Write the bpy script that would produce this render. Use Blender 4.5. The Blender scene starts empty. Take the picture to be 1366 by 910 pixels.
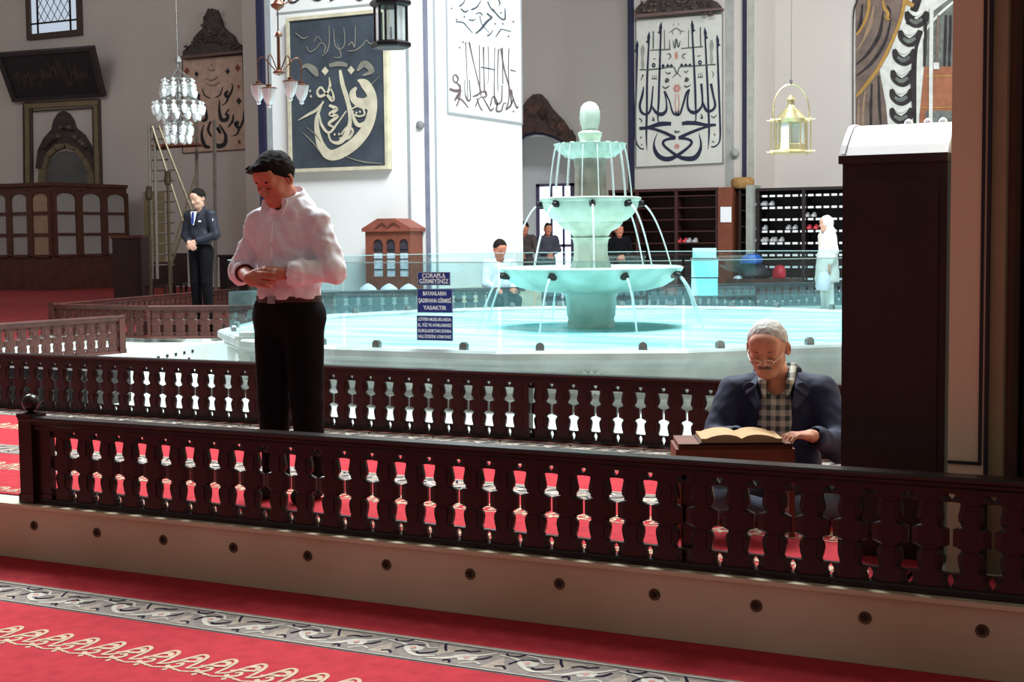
import bpy, bmesh, math, random
import numpy as np
from math import *
from mathutils import Vector, Matrix, Euler
random.seed(7); rng = np.random.default_rng(7)
SC = bpy.context.scene; COL = SC.collection

# ------------------------------------------------------------------ camera
FPX = 1900.0; CZ = 1.28
yaw = pi/2 - atan(3723/FPX); pitch = atan(137/FPX); roll = .0105
F0 = Vector((-sin(yaw), cos(yaw), 0)); R0 = Vector((cos(yaw), sin(yaw), 0)); ZZ = Vector((0, 0, 1))
CF = F0*cos(pitch) - ZZ*sin(pitch); CU0 = F0*sin(pitch) + ZZ*cos(pitch)
CR = R0*cos(roll) - CU0*sin(roll); CU = R0*sin(roll) + CU0*cos(roll)
cam_d = bpy.data.cameras.new('camera'); cam = bpy.data.objects.new('camera', cam_d); COL.objects.link(cam)
cam_d.sensor_width = 36; cam_d.lens = FPX/1366*36; cam_d.clip_end = 200; cam_d.clip_start = .05
M = Matrix((CR, CU, -CF)).transposed().to_4x4(); M.translation = Vector((0, 0, CZ)); cam.matrix_world = M
SC.camera = cam
# ------------------------------------------------------------------ light
SC.view_settings.view_transform = 'Standard'; SC.view_settings.look = 'None'
SC.view_settings.gamma = 1; SC.view_settings.exposure = 0; SC.view_settings.use_curve_mapping = False
W = bpy.data.worlds.new('sky'); SC.world = W; W.use_nodes = True
W.node_tree.nodes['Background'].inputs[0].default_value = (.205, .172, .158, 1)
W.node_tree.nodes['Background'].inputs[1].default_value = 1.0
def area(name, loc, target, size, power, col, sy=None):
    l = bpy.data.lights.new(name, 'AREA'); l.energy = power; l.color = col; l.shape = 'RECTANGLE'
    l.size = size; l.size_y = sy or size
    o = bpy.data.objects.new(name, l); COL.objects.link(o); o.location = loc
    o.rotation_euler = (Vector(target)-Vector(loc)).to_track_quat('-Z', 'Y').to_euler(); return o
FC = Vector((-5.63, 12.74, 0))     # fountain axis
area('skylight_over_fountain', (FC.x+.4, FC.y-.3, 11.5), (FC.x+.2, FC.y-.2, 0), 5.0, 4300, (.90, .98, 1.0))
area('right_wall_fill', (1.0, 23.0, 9.5), (-9.0, 31, 3.5), 4.0, 1150, (.94, .98, 1.0))  # unseen fill lamp, added to lift the right back wall
area('left_wall_fill', (-27, 21.0, 9.5), (-25.5, 31, 3.0), 4.0, 170, (.96, .98, .96))  # added lamp out of view, brightens the left back wall
area('standing_man_fill', (-13.5, 10.5, 7.0), (-4.5, 6.5, .8), 2.5, 850, (.92, .96, 1.0))  # extra unseen lamp, brightens the standing man's shirt from the left

# ------------------------------------------------------------------ pixel -> point helpers (measuring only; every point gets a real depth)
def ray(px, py): return CF + CR*((px-683)/FPX) - CU*((py-455)/FPX)
def onZ(px, py, z=0): d = ray(px, py); t = (z-CZ)/d.z; return Vector((d.x*t, d.y*t, z))
def onY(px, py, Y): d = ray(px, py); t = Y/d.y; return Vector((d.x*t, Y, CZ+d.z*t))
def onX(px, py, X): d = ray(px, py); t = X/d.x; return Vector((X, d.y*t, CZ+d.z*t))
def atD(px, py, D): d = ray(px, py); return Vector((d.x*D, d.y*D, CZ+d.z*D))

# ------------------------------------------------------------------ materials
def srgb(c):
    return tuple((x/255/12.92 if x/255 <= .04045 else ((x/255+.055)/1.055)**2.4) for x in c)
MATS = {}
def mat(name, col, rough=.6, metal=0, var=.12, scale=6, spec=.4, col2=None, bump=0, bscale=40, coat=0):
    if name in MATS: return MATS[name]
    m = bpy.data.materials.new(name); m.use_nodes = True; nt = m.node_tree; b = nt.nodes['Principled BSDF']
    b.inputs['Roughness'].default_value = rough; b.inputs['Metallic'].default_value = metal
    b.inputs['Specular IOR Level'].default_value = spec; b.inputs['Coat Weight'].default_value = coat
    tc = nt.nodes.new('ShaderNodeTexCoord'); n = nt.nodes.new('ShaderNodeTexNoise'); n.inputs['Scale'].default_value = scale
    n.inputs['Detail'].default_value = 4
    nt.links.new(tc.outputs['Object'], n.inputs['Vector'])
    r = nt.nodes.new('ShaderNodeValToRGB'); c = srgb(col)
    lo = srgb(col2) if col2 else tuple(x*(1-var) for x in c)
    hi = c if col2 else tuple(min(1, x*(1+var)) for x in c)
    r.color_ramp.elements[0].position = .35; r.color_ramp.elements[1].position = .65
    r.color_ramp.elements[0].color = (*lo, 1); r.color_ramp.elements[1].color = (*hi, 1)
    nt.links.new(n.outputs['Fac'], r.inputs['Fac']); nt.links.new(r.outputs['Color'], b.inputs['Base Color'])
    if bump:
        n2 = nt.nodes.new('ShaderNodeTexNoise'); n2.inputs['Scale'].default_value = bscale
        nt.links.new(tc.outputs['Object'], n2.inputs['Vector'])
        bp = nt.nodes.new('ShaderNodeBump'); bp.inputs['Strength'].default_value = bump; bp.inputs['Distance'].default_value = .01
        nt.links.new(n2.outputs['Fac'], bp.inputs['Height']); nt.links.new(bp.outputs['Normal'], b.inputs['Normal'])
    MATS[name] = m; return m
def emis(name, col, s):
    m = bpy.data.materials.new(name); m.use_nodes = True; nt = m.node_tree; nt.nodes.clear()
    e = nt.nodes.new('ShaderNodeEmission'); e.inputs[0].default_value = (*srgb(col), 1); e.inputs[1].default_value = s
    o = nt.nodes.new('ShaderNodeOutputMaterial'); nt.links.new(e.outputs[0], o.inputs[0]); MATS[name] = m; return m
def clear(name, tint, gloss=.08, rough=.03, glosscol=(1, 1, 1), diffuse=0, dcol=(1, 1, 1)):
    m = bpy.data.materials.new(name); m.use_nodes = True; nt = m.node_tree; nt.nodes.clear()
    t = nt.nodes.new('ShaderNodeBsdfTransparent'); t.inputs[0].default_value = (*tint, 1)
    g = nt.nodes.new('ShaderNodeBsdfGlossy'); g.inputs[0].default_value = (*glosscol, 1); g.inputs['Roughness'].default_value = rough
    mx = nt.nodes.new('ShaderNodeMixShader'); mx.inputs[0].default_value = gloss
    nt.links.new(t.outputs[0], mx.inputs[1]); nt.links.new(g.outputs[0], mx.inputs[2]); last = mx
    if diffuse:
        d = nt.nodes.new('ShaderNodeBsdfDiffuse'); d.inputs[0].default_value = (*dcol, 1)
        m2 = nt.nodes.new('ShaderNodeMixShader'); m2.inputs[0].default_value = diffuse
        nt.links.new(mx.outputs[0], m2.inputs[1]); nt.links.new(d.outputs[0], m2.inputs[2]); last = m2
    o = nt.nodes.new('ShaderNodeOutputMaterial'); nt.links.new(last.outputs[0], o.inputs[0]); MATS[name] = m; return m

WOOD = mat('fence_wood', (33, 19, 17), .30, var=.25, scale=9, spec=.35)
WOODR = mat('lit_red_wood', (78, 43, 37), .4, var=.2, scale=6)  # redder, lighter copy of the fence wood for the lit left fences
WOODK = mat('kiosk_wood', (76, 42, 32), .45, var=.2, scale=4)
WOODD = mat('dark_wood', (44, 24, 22), .45, var=.2, scale=4)
WOODO = mat('orange_wood', (150, 88, 48), .45, var=.15)
DESKW = mat('desk_wood', (112, 60, 36), .5, var=.2, scale=8)
MARB = mat('marble', (206, 196, 168), .45, scale=1.3, col2=(184, 170, 138), spec=.4)
MARBW = mat('white_marble', (214, 224, 222), .35, scale=2.2, col2=(192, 198, 190))
MARBT = mat('fountain_marble', (200, 218, 208), .35, scale=5, col2=(170, 192, 178))
MARBB = mat('basin_marble', (186, 194, 192), .4, scale=3, col2=(160, 168, 166))
MARBG = mat('grey_marble', (150, 160, 160), .5, scale=3, col2=(110, 120, 116))
PLAS = mat('wall_plaster', (196, 188, 182), .9, var=.03, scale=.6)
PLASW = mat('pier_plaster', (226, 228, 228), .9, var=.02, scale=.6)
PLASP = mat('near_pier_plaster', (214, 198, 168), .85, var=.04, scale=1.5)
OLIVE = mat('olive_paint', (150, 136, 104), .8, var=.06)
BLACK = mat('black_paint', (28, 27, 34), .6, var=.1)
NAVYP = mat('navy_paint', (34, 34, 60), .6, var=.1)
GREYP = mat('grey_paint', (150, 156, 160), .8, var=.05)
CREAM = mat('cream_panel', (212, 196, 176), .85, var=.04)
IVORY = mat('ivory_panel', (206, 204, 196), .85, var=.03)
PINK = mat('pink_paint', (190, 130, 120), .8, var=.1)
LGREY = mat('pale_grey_paint', (150, 152, 146), .8, var=.1)
BRASS = mat('brass', (226, 212, 164), .34, metal=.9, var=.1)
BRASSD = mat('dull_brass', (88, 76, 58), .4, metal=.6, var=.3, scale=30)
STEEL = mat('steel', (150, 150, 148), .35, metal=.8, var=.1)
DARKM = mat('dark_metal', (42, 38, 40), .4, metal=.6, var=.2)
COPPER = mat('copper', (120, 78, 60), .4, metal=.6, var=.2)
RED2 = mat('dimmed_carpet_red', (128, 48, 50), .95, var=.12, scale=3, spec=.1)  # carpet red darkened to carry the dim light at far left
RED = mat('carpet_red', (176, 52, 60), .95, var=.10, scale=14, spec=.1, bump=.4, bscale=300)
CGREY = mat('carpet_grey', (160, 146, 134), .95, var=.15, scale=30, spec=.1)
CGREYD = mat('carpet_dark_grey', (134, 124, 118), .95, var=.15, scale=30, spec=.1)
CCREAM = mat('carpet_cream', (192, 166, 142), .95, var=.12, scale=30, spec=.1)
CWHITE = mat('carpet_ivory', (190, 184, 172), .95, var=.08, scale=30, spec=.1)
CNAVY = mat('carpet_navy', (28, 26, 46), .95, var=.2, spec=.1)
TEAL = mat('pool_tile', (120, 214, 216), .5, var=.1, scale=2)
WHITEC = mat('white_cloth', (226, 226, 234), .9, var=.03)
SKIN = mat('skin', (190, 118, 94), .55, var=.08, scale=25)
SKINL = mat('skin_light', (206, 160, 140), .55, var=.06, scale=25)
HAIRD = mat('dark_hair', (24, 19, 18), .85, var=.3, scale=90, spec=.15)
HAIRG = mat('grey_hair', (196, 194, 190), .7, var=.25, scale=70)
HAIRM = mat('grey_moustache', (120, 104, 98), .8, var=.25, scale=70)
TROU = mat('black_cloth', (11, 11, 15), .9, var=.2, spec=.15)
NAVY = mat('navy_cloth', (32, 38, 66), .75, var=.15, scale=8)
NAVYD = mat('dark_navy_cloth', (20, 26, 40), .6, var=.15, scale=8)
TIE = mat('blue_tie', (40, 56, 130), .6)
COAT = mat('white_coat', (228, 222, 214), .9, var=.03)
BLUE = mat('sign_blue', (30, 46, 128), .5, var=.05)
SIGNW = mat('sign_white', (238, 240, 244), .6, var=.01)
CYANP = mat('cyan_sheet', (176, 228, 232), .6, var=.02)
BAGB = mat('blue_plastic', (30, 90, 190), .4); BAGR = mat('red_plastic', (220, 40, 60), .4)
PAPER = mat('page_paper', (186, 152, 110), .8, var=.06, scale=40)
GLASSC = clear('clear_glass', (.86, .95, .96), .05, .02)
GLASSE = clear('glass_edge', (.75, .9, .9), .5, .2, (.8, .95, .95), .3, (.7, .9, .9))
LAMPG = clear('lamp_glass', (.86, .9, .92), .3, .12, (1, 1, 1), .55, (.9, .95, 1))
CRYS = clear('crystal', (.85, .92, .93), .4, .15, (1, 1, 1), .6, (.95, 1, 1))
JET = clear('falling_water', (.85, .95, .96), .25, .15, (1, 1, 1), .45, (.92, .98, 1))
SKYL = emis('bright_daylight', (236, 240, 255), 4.0)
def water_mat():
    m = bpy.data.materials.new('pool_water'); m.use_nodes = True; nt = m.node_tree; nt.nodes.clear()
    d = nt.nodes.new('ShaderNodeBsdfDiffuse'); g = nt.nodes.new('ShaderNodeBsdfGlossy'); g.inputs['Roughness'].default_value = .12
    tc = nt.nodes.new('ShaderNodeTexCoord'); n = nt.nodes.new('ShaderNodeTexNoise'); n.inputs['Scale'].default_value = 2.2
    mp = nt.nodes.new('ShaderNodeMapping'); mp.inputs['Scale'].default_value = (.35, 1.6, 1); mp.inputs['Rotation'].default_value = (0, 0, .47)
    nt.links.new(tc.outputs['Object'], mp.inputs['Vector']); nt.links.new(mp.outputs[0], n.inputs['Vector'])
    r = nt.nodes.new('ShaderNodeValToRGB'); r.color_ramp.elements[0].position = .35; r.color_ramp.elements[1].position = .62
    r.color_ramp.elements[0].color = (*srgb((120, 204, 208)), 1); r.color_ramp.elements[1].color = (*srgb((176, 222, 222)), 1)
    nt.links.new(n.outputs['Fac'], r.inputs['Fac']); nt.links.new(r.outputs[0], d.inputs[0])
    n2 = nt.nodes.new('ShaderNodeTexNoise'); n2.inputs['Scale'].default_value = 9
    bp = nt.nodes.new('ShaderNodeBump'); bp.inputs['Strength'].default_value = .5; bp.inputs['Distance'].default_value = .02
    nt.links.new(n2.outputs['Fac'], bp.inputs['Height']); nt.links.new(bp.outputs[0], g.inputs['Normal'])
    mx = nt.nodes.new('ShaderNodeMixShader'); mx.inputs[0].default_value = .16
    nt.links.new(d.outputs[0], mx.inputs[1]); nt.links.new(g.outputs[0], mx.inputs[2])
    o = nt.nodes.new('ShaderNodeOutputMaterial'); nt.links.new(mx.outputs[0], o.inputs[0]); return m
WATER = water_mat()
def plaid_mat():
    m = bpy.data.materials.new('plaid_shirt'); m.use_nodes = True; nt = m.node_tree; b = nt.nodes['Principled BSDF']
    b.inputs['Roughness'].default_value = .9
    tc = nt.nodes.new('ShaderNodeTexCoord'); sp = nt.nodes.new('ShaderNodeSeparateXYZ'); nt.links.new(tc.outputs['Object'], sp.inputs[0])
    out = []
    for ax, f in ((0, 150), (2, 130)):
        a = nt.nodes.new('ShaderNodeMath'); a.operation = 'MULTIPLY'; a.inputs[1].default_value = f; nt.links.new(sp.outputs[ax], a.inputs[0])
        s = nt.nodes.new('ShaderNodeMath'); s.operation = 'SINE'; nt.links.new(a.outputs[0], s.inputs[0])
        g = nt.nodes.new('ShaderNodeMath'); g.operation = 'GREATER_THAN'; g.inputs[1].default_value = .1; nt.links.new(s.outputs[0], g.inputs[0]); out.append(g)
    a = nt.nodes.new('ShaderNodeMath'); a.operation = 'ADD'; nt.links.new(out[0].outputs[0], a.inputs[0]); nt.links.new(out[1].outputs[0], a.inputs[1])
    h = nt.nodes.new('ShaderNodeMath'); h.operation = 'MULTIPLY'; h.inputs[1].default_value = .5; nt.links.new(a.outputs[0], h.inputs[0])
    r = nt.nodes.new('ShaderNodeValToRGB'); r.color_ramp.elements[0].color = (*srgb((200, 200, 190)), 1); r.color_ramp.elements[1].color = (*srgb((64, 74, 78)), 1)
    nt.links.new(h.outputs[0], r.inputs[0]); nt.links.new(r.outputs[0], b.inputs['Base Color']); return m
PLAID = plaid_mat()

# ------------------------------------------------------------------ building helpers
def wm(o):
    m = Matrix.Translation(o.location) @ o.rotation_euler.to_matrix().to_4x4()
    return wm(o.parent) @ m if o.parent else m
def tag(o, label=None, cat=None, group=None, kind=None):
    if label: o['label'] = label
    if cat: o['category'] = cat
    if group: o['group'] = group
    if kind: o['kind'] = kind
    return o
def thing(name, label, cat, loc=(0, 0, 0), rz=0, group=None):
    o = bpy.data.objects.new(name, None); COL.objects.link(o); o.empty_display_size = .1
    o.location = loc; o.rotation_euler = (0, 0, rz); return tag(o, label, cat, group)
def dup(root, loc=None, rz=None, label=None):
    r = root.copy(); COL.objects.link(r)
    if loc is not None: r.location = loc
    if rz is not None: r.rotation_euler = (0, 0, rz)
    if label: r['label'] = label
    for ch in list(root.children):
        c = ch.copy(); COL.objects.link(c); c.parent = r
        for g in list(ch.children):
            d = g.copy(); COL.objects.link(d); d.parent = c
    return r
class MB:
    def __init__(s): s.v = []; s.f = []; s.m = []
    def add(s, vs, fs, mi=0):
        o = len(s.v); s.v += [Vector(p) for p in vs]; s.f += [tuple(i+o for i in f) for f in fs]; s.m += [mi]*len(fs); return s
    def box(s, a, b, mi=0, M=None):
        x0, y0, z0 = a; x1, y1, z1 = b
        vs = [(x0, y0, z0), (x1, y0, z0), (x1, y1, z0), (x0, y1, z0), (x0, y0, z1), (x1, y0, z1), (x1, y1, z1), (x0, y1, z1)]
        if M: vs = [M @ Vector(p) for p in vs]
        return s.add(vs, [(0, 3, 2, 1), (4, 5, 6, 7), (0, 1, 5, 4), (1, 2, 6, 5), (2, 3, 7, 6), (3, 0, 4, 7)], mi)
    def prism(s, poly, d, mi=0):      # poly: list of 3D points, d: extrusion vector
        n = len(poly); d = Vector(d); vs = [Vector(p) for p in poly] + [Vector(p)+d for p in poly]
        return s.add(vs, [tuple(range(n))[::-1], tuple(range(n, 2*n))] + [(i, (i+1) % n, n+(i+1) % n, n+i) for i in range(n)], mi)
    def lathe(s, prof, c, seg=24, mi=0, rfun=None, phase=0):
        c = Vector(c); vs = []; n = len(prof)
        for k in range(seg):
            a = 2*pi*(k+phase)/seg
            for (r, z) in prof:
                rr = r*(rfun(a, z) if rfun else 1); vs.append((c.x+rr*cos(a), c.y+rr*sin(a), c.z+z))
        fs = []
        for k in range(seg):
            k2 = (k+1) % seg
            for i in range(n-1): fs.append((k*n+i, k2*n+i, k2*n+i+1, k*n+i+1))
        fs.append(tuple(k*n for k in range(seg))[::-1]); fs.append(tuple(k*n+n-1 for k in range(seg)))
        return s.add(vs, fs, mi)
    def tube(s, pts, r, seg=8, mi=0, closed=False):
        pts = [Vector(p) for p in pts]; n = len(pts); vs = []
        rr = r if hasattr(r, '__len__') else [r]*n
        for i, p in enumerate(pts):
            a = pts[(i-1) % n] if (closed or i > 0) else p; b = pts[(i+1) % n] if (closed or i < n-1) else p
            t = (b-a).normalized(); u = t.cross(Vector((0, 0, 1)))
            if u.length < .05: u = t.cross(Vector((1, 0, 0)))
            u.normalize(); w = t.cross(u)
            for k in range(seg):
                q = 2*pi*k/seg; vs.append(p+u*(rr[i]*cos(q))+w*(rr[i]*sin(q)))
        fs = []
        for i in range(n if closed else n-1):
            j = (i+1) % n
            for k in range(seg): fs.append((i*seg+k, j*seg+k, j*seg+(k+1) % seg, i*seg+(k+1) % seg))
        if not closed: fs += [tuple(range(seg)), tuple(range((n-1)*seg, n*seg))[::-1]]
        return s.add(vs, fs, mi)
    def build(s, name, mats, parent=None, smooth=False, local=False, label=None):
        me = bpy.data.meshes.new(name)
        vs = s.v
        if parent is not None and not local:
            I = wm(parent).inverted(); vs = [I @ p for p in vs]
        me.from_pydata([tuple(p) for p in vs], [], s.f)
        for m in (mats if isinstance(mats, (list, tuple)) else [mats]): me.materials.append(m)
        me.polygons.foreach_set('material_index', s.m)
        bm = bmesh.new(); bm.from_mesh(me); bmesh.ops.recalc_face_normals(bm, faces=bm.faces); bm.to_mesh(me); bm.free()
        if smooth:
            me.polygons.foreach_set('use_smooth', [True]*len(me.polygons))
            me.set_sharp_from_angle(angle=radians(40 if smooth is True else smooth))
        me.update()
        o = bpy.data.objects.new(name, me); COL.objects.link(o)
        if parent is not None: o.parent = parent
        if label: o['label'] = label
        return o
def struct(o): o['kind'] = 'structure'; return o
def bez(pts, n=6):
    pts = [tuple(p) for p in pts]
    if len(pts) < 3: return pts
    out = []; P = [pts[0]]+pts+[pts[-1]]
    for i in range(1, len(P)-2):
        for k in range(n):
            t = k/n; a, b, c, d = P[i-1:i+3]
            out.append(tuple(.5*((2*b[j])+(-a[j]+c[j])*t+(2*a[j]-5*b[j]+4*c[j]-d[j])*t*t+(-a[j]+3*b[j]-3*c[j]+d[j])*t**3) for j in range(len(b))))
    out.append(pts[-1]); return out
LAYER = [0]
def lift(P):
    """each painted stroke lies a hair above the one before it, so crossing strokes never share a plane"""
    n = (P[1]-P[0]).cross(P[-1]-P[0]); i = 1
    while n.length < 1e-9 and i < len(P)-2: i += 1; n = (P[i]-P[0]).cross(P[i+1]-P[0])
    if n.length < 1e-9: return P
    n.normalize(); LAYER[0] = (LAYER[0]+1) % 12
    if n.dot(Vector((0, 0, CZ))-P[0]) < 0: n = -n
    o = n*(.0001 if abs(n.z) > .9 else .0007)*LAYER[0]
    return [p+o for p in P]
def stroke(mb, pts, mapf, mi=0, smooth=True, w=None):
    """pts: (x, y, width) in 2D; mapf turns a 2D point into a 3D one."""
    if w is not None: pts = [(p[0], p[1], w) for p in pts]
    P = bez(pts) if smooth else pts; n = len(P); L = []; R = []
    for i in range(n):
        a = P[max(0, i-1)]; b = P[min(n-1, i+1)]; dx, dy = b[0]-a[0], b[1]-a[1]; l = hypot(dx, dy) or 1
        nx, ny = -dy/l, dx/l; h = max(P[i][2], .01)/2
        L.append(mapf(P[i][0]+nx*h, P[i][1]+ny*h)); R.append(mapf(P[i][0]-nx*h, P[i][1]-ny*h))
    mb.add(lift([Vector(p) for p in L+R]), [(i, i+1, n+i+1, n+i) for i in range(n-1)], mi)
def diamond(mb, x, y, r, mapf, mi=0, ry=None):
    ry = ry or r*1.25
    mb.add(lift([Vector(mapf(x-r, y)), Vector(mapf(x, y-ry)), Vector(mapf(x+r, y)), Vector(mapf(x, y+ry))]), [(0, 1, 2, 3)], mi)
def simple(name, a, b, m, kind='structure'):
    o = MB().box(a, b).build(name, m); o['kind'] = kind; return o
# ------------------------------------------------------------------ setting
YW = 31.0
simple('floor', (-16, -3, -.32), (8, 5.2, -.28), MARB)
simple('floor_platform', (-48, 5.2, -.32), (10, YW+4, 0), MARBW)
pl = MB().box((-16, 5.085, -.28), (6, 5.2, -.012)).box((-16, 5.06, -.016), (6, 5.2, .002))
struct(pl.build('trim_platform_front', [MARB, mat('joint_grey', (120, 108, 92), .8)]))
# ---- carpets
def border_grey(mb, x0, x1, yc, z, w=.28):
    mf = lambda a, b: (a, yc+b*w/.28, z+.0016)
    mb.add([(x0, yc-w/2, z+.0008), (x1, yc-w/2, z+.0008), (x1, yc+w/2, z+.0008), (x0, yc+w/2, z+.0008)], [(0, 1, 2, 3)], 1)
    def line(v, t, mi):
        mb.add([mf(x0, v-t/2), mf(x1, v-t/2), mf(x1, v+t/2), mf(x0, v+t/2)], [(0, 1, 2, 3)], mi)
    line(.132, .007, 4); line(.118, .012, 3); line(.105, .004, 5); line(-.132, .007, 5); line(-.12, .006, 3)
    P = .485; x = floor(x0/P)*P
    mg = lambda a, b: (a, yc+b*w/.28, z+.0024)
    while x < x1-P:
        m2 = lambda a, b, x=x: mf(x+a, b)
        m3 = lambda a, b, x=x: mg(x+a, b)
        # tan vine triangles
        mb.add([m2(.00, -.10), m2(.10, -.10), m2(.03, .045)], [(0, 1, 2)], 4)
        mb.add([m2(.22, .085), m2(.36, .085), m2(.27, -.04)], [(0, 1, 2)], 4)
        stroke(mb, [(.0, .06, .01), (.09, .035, .016), (.14, -.03, .02), (.2, -.07, .02), (.27, -.05, .012)], m2, 3)
        stroke(mb, [(.25, -.085, .01), (.32, -.06, .022), (.37, .0, .03), (.42, .02, .02), (.47, .075, .012)], m2, 3)
        stroke(mb, [(.10, .09, .008), (.16, .075, .01), (.2, .03, .008), (.235, .045, .01)], m2, 3)
        stroke(mb, [(.40, -.10, .008), (.44, -.06, .01), (.475, -.075, .008)], m2, 3)
        # flowers
        for (fx, fy) in ((.145, .005), (.39, -.02)):
            mb.add([m2(fx+.042*cos(q), fy+.036*sin(q)*(1.2 if k % 2 else .75)) for k, q in enumerate([2*pi*i/10 for i in range(10)])], [tuple(range(10))], 3)
            diamond(mb, fx, fy, .014, m3, 6)
        for s_ in ([(.085, -.03, .007), (.1, .02, .012), (.13, .045, .01), (.17, .05, .006)], [(.02, .085, .006), (.04, .06, .012), (.075, .07, .01), (.09, .1, .006)],
                   [(.18, -.03, .006), (.2, -.045, .014), (.235, -.02, .012), (.25, .01, .006)], [(.31, .03, .006), (.335, .055, .013), (.37, .05, .01), (.40, .075, .006)],
                   [(.325, -.09, .006), (.345, -.075, .012), (.36, -.10, .008)], [(.43, -.03, .006), (.455, -.01, .014), (.47, .03, .008)], [(.05, -.075, .006), (.075, -.06, .013), (.1, -.085, .006)],
                   [(.28, .02, .005), (.255, .06, .012), (.235, .1, .006)]):
            stroke(mb, s_, m3, 5)
        x += P
def border_cream(mb, x0, x1, yc, z, w=.2):
    k = w/.2; P = .135
    mf = lambda a, b: (a, yc+b*k, z+.0012)
    x = floor(x0/P)*P
    while x < x1-P:
        m2 = lambda a, b, x=x: mf(x+a, b)
        stroke(mb, [(-.01, -.06, 0.0108), (.03, -.035, 0.0162), (.05, .02, 0.0162), (.075, .075, 0.0149), (.11, .06, 0.0149), (.125, .0, 0.0162), (.125, -.06, 0.0108)], m2, 2); stroke(mb, [(-.002, -.09, 0.0081), (.06, -.075, 0.0108), (.133, -.09, 0.0081)], m2, 2)
        stroke(mb, [(.035, -.055, 0.0162), (.06, -.07, 0.0189), (.085, -.045, 0.0162), (.07, -.02, 0.0135), (.055, -.035, 0.0108)], m2, 2)
        stroke(mb, [(.055, .03, 0.0081), (.085, .045, 0.0216), (.105, .02, 0.0162), (.085, .0, 0.0162), (.065, -.005, 0.0081)], m2, 2)
        stroke(mb, [(.02, -.02, 0.0108), (.06, .0, 0.0135), (.11, .005, 0.0108)], m2, 2)
        diamond(mb, .062, -.095, .011, m2, 2); diamond(mb, .02, -.085, .007, m2, 2); diamond(mb, .1, -.085, .007, m2, 2)
        x += P
CM = [RED, CGREYD, CCREAM, CWHITE, CGREY, CNAVY, PINK]
c = MB().box((-14, -2.6, -.28), (5.5, 5.08, -.272))
border_grey(c, -7.2, 2.2, 4.56, -.272); border_cream(c, -7.2, 2.2, 4.06, -.272, .235)
tag(c.build('carpet', CM), 'red carpet with grey floral border on the lower floor in front of the marble step', 'carpet')
c = MB().box((-14, 5.24, 0), (-1.06, 7.97, .007)).box((-1.08, 5.24, 0), (2.5, 5.45, .007))
border_grey(c, -10.5, -1.2, 7.81, .007, .28); border_cream(c, -10.5, -1.2, 7.22, .007, .24)
border_grey(c, -10.5, -1.2, 6.39, .007, .28); border_cream(c, -10.5, -1.2, 5.905, .007, .22)
border_cream(c, -10.5, -1.2, 5.33, .007, .12)
tag(c.build('carpet', CM), 'red prayer carpet with cream and grey bands on the raised platform between the two fences', 'carpet')
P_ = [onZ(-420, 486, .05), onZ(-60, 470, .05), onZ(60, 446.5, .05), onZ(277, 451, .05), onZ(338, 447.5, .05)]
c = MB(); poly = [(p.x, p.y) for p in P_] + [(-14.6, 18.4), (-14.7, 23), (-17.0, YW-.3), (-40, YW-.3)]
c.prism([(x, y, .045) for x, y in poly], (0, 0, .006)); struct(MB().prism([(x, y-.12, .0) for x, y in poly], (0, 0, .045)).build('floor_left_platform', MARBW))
tag(c.build('carpet', RED2), 'red carpet, coloured darker for the dim light, stretching from the far left fences back to the glazed booth', 'carpet')

# ---- studs in the platform front
sx0, sdx = -5.239, .40655
def stud_mesh():
    s = MB(); s.lathe([(0, .000), (.021, .0), (.024, .003), (.021, .007), (.014, .006), (.011, .002), (0, .002)], (0, 0, 0), 20)
    b = MB(); b.lathe([(0, .0), (.006, .001), (.006, .006), (0, .0075)], (0, 0, 0), 10)
    for k in range(5): b.box((-.0015, .004, .003), (.0015, .016, .0066), 0, Matrix.Rotation(2*pi*k/5, 4, 'Z'))
    return s, b
ORD = ['first', 'second', 'third', 'fourth', 'fifth', 'sixth', 'seventh', 'eighth', 'ninth', 'tenth', 'eleventh', 'twelfth']
st = thing('wall_stud', '', 'stud', (0, 0, 0), 0, 'round metal studs along the platform front')
a_, b_ = stud_mesh(); a_.build('rim', BRASSD, st, smooth=True, local=True); b_.build('grille', DARKM, st, local=True)
st.rotation_euler = (pi/2, 0, 0)
for k in range(12):
    o = st if k == 0 else dup(st)
    o.rotation_euler = (pi/2, 0, 0); o.location = (sx0+sdx*k, 5.0855, -.102)
    o['label'] = 'round brass stud set in the marble step, %s from the left' % ORD[k]

# ---- fences
GAP = [(.025, .0004), (.028, .006), (.034, .007), (.036, .004), (.044, .010), (.056, .012), (.068, .007), (.076, .0004), (.080, .0004), (.0805, .031), (.088, .033), (.105, .028),
       (.131, .0236), (.148, .026), (.158, .035), (.166, .034), (.174, .018), (.178, .007), (.236, .007), (.242, .020), (.248, .035), (.258, .034), (.27, .0245), (.285, .0236), (.31, .029),
       (.325, .032), (.334, .030), (.3345, .0004), (.342, .0004), (.348, .005), (.355, .011), (.367, .011), (.375, .006), (.382, .0004)]
def baluster(sp, h, gs=1.0, th=.017):
    mb = MB(); k = h/.43; rows = []; prof = [(.012, .0004)]+GAP+[(.395, .0004)]
    for z, g in prof:
        w = sp/2-g*gs; rows.append([(-w, -.008, z*k), (-w*.62, -th, z*k), (w*.62, -th, z*k), (w, -.008, z*k), (w, .008, z*k), (w*.62, th, z*k), (-w*.62, th, z*k), (-w, .008, z*k)])
    vs = [p for r in rows for p in r]; fs = []
    for i in range(len(rows)-1):
        for j in range(8): fs.append((i*8+j, i*8+(j+1) % 8, (i+1)*8+(j+1) % 8, (i+1)*8+j))
    fs += [tuple(range(8))[::-1], tuple(range(len(rows)*8-8, len(rows)*8))]
    mb.add(vs, fs)
    for zc in (.290, .125):        # raised oval bead on each body
        w = sp/2-.033
        mb.box((-w*.55, -th-.004, (zc-.035)*k), (w*.55, th+.004, (zc+.035)*k))
    return mb
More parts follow.
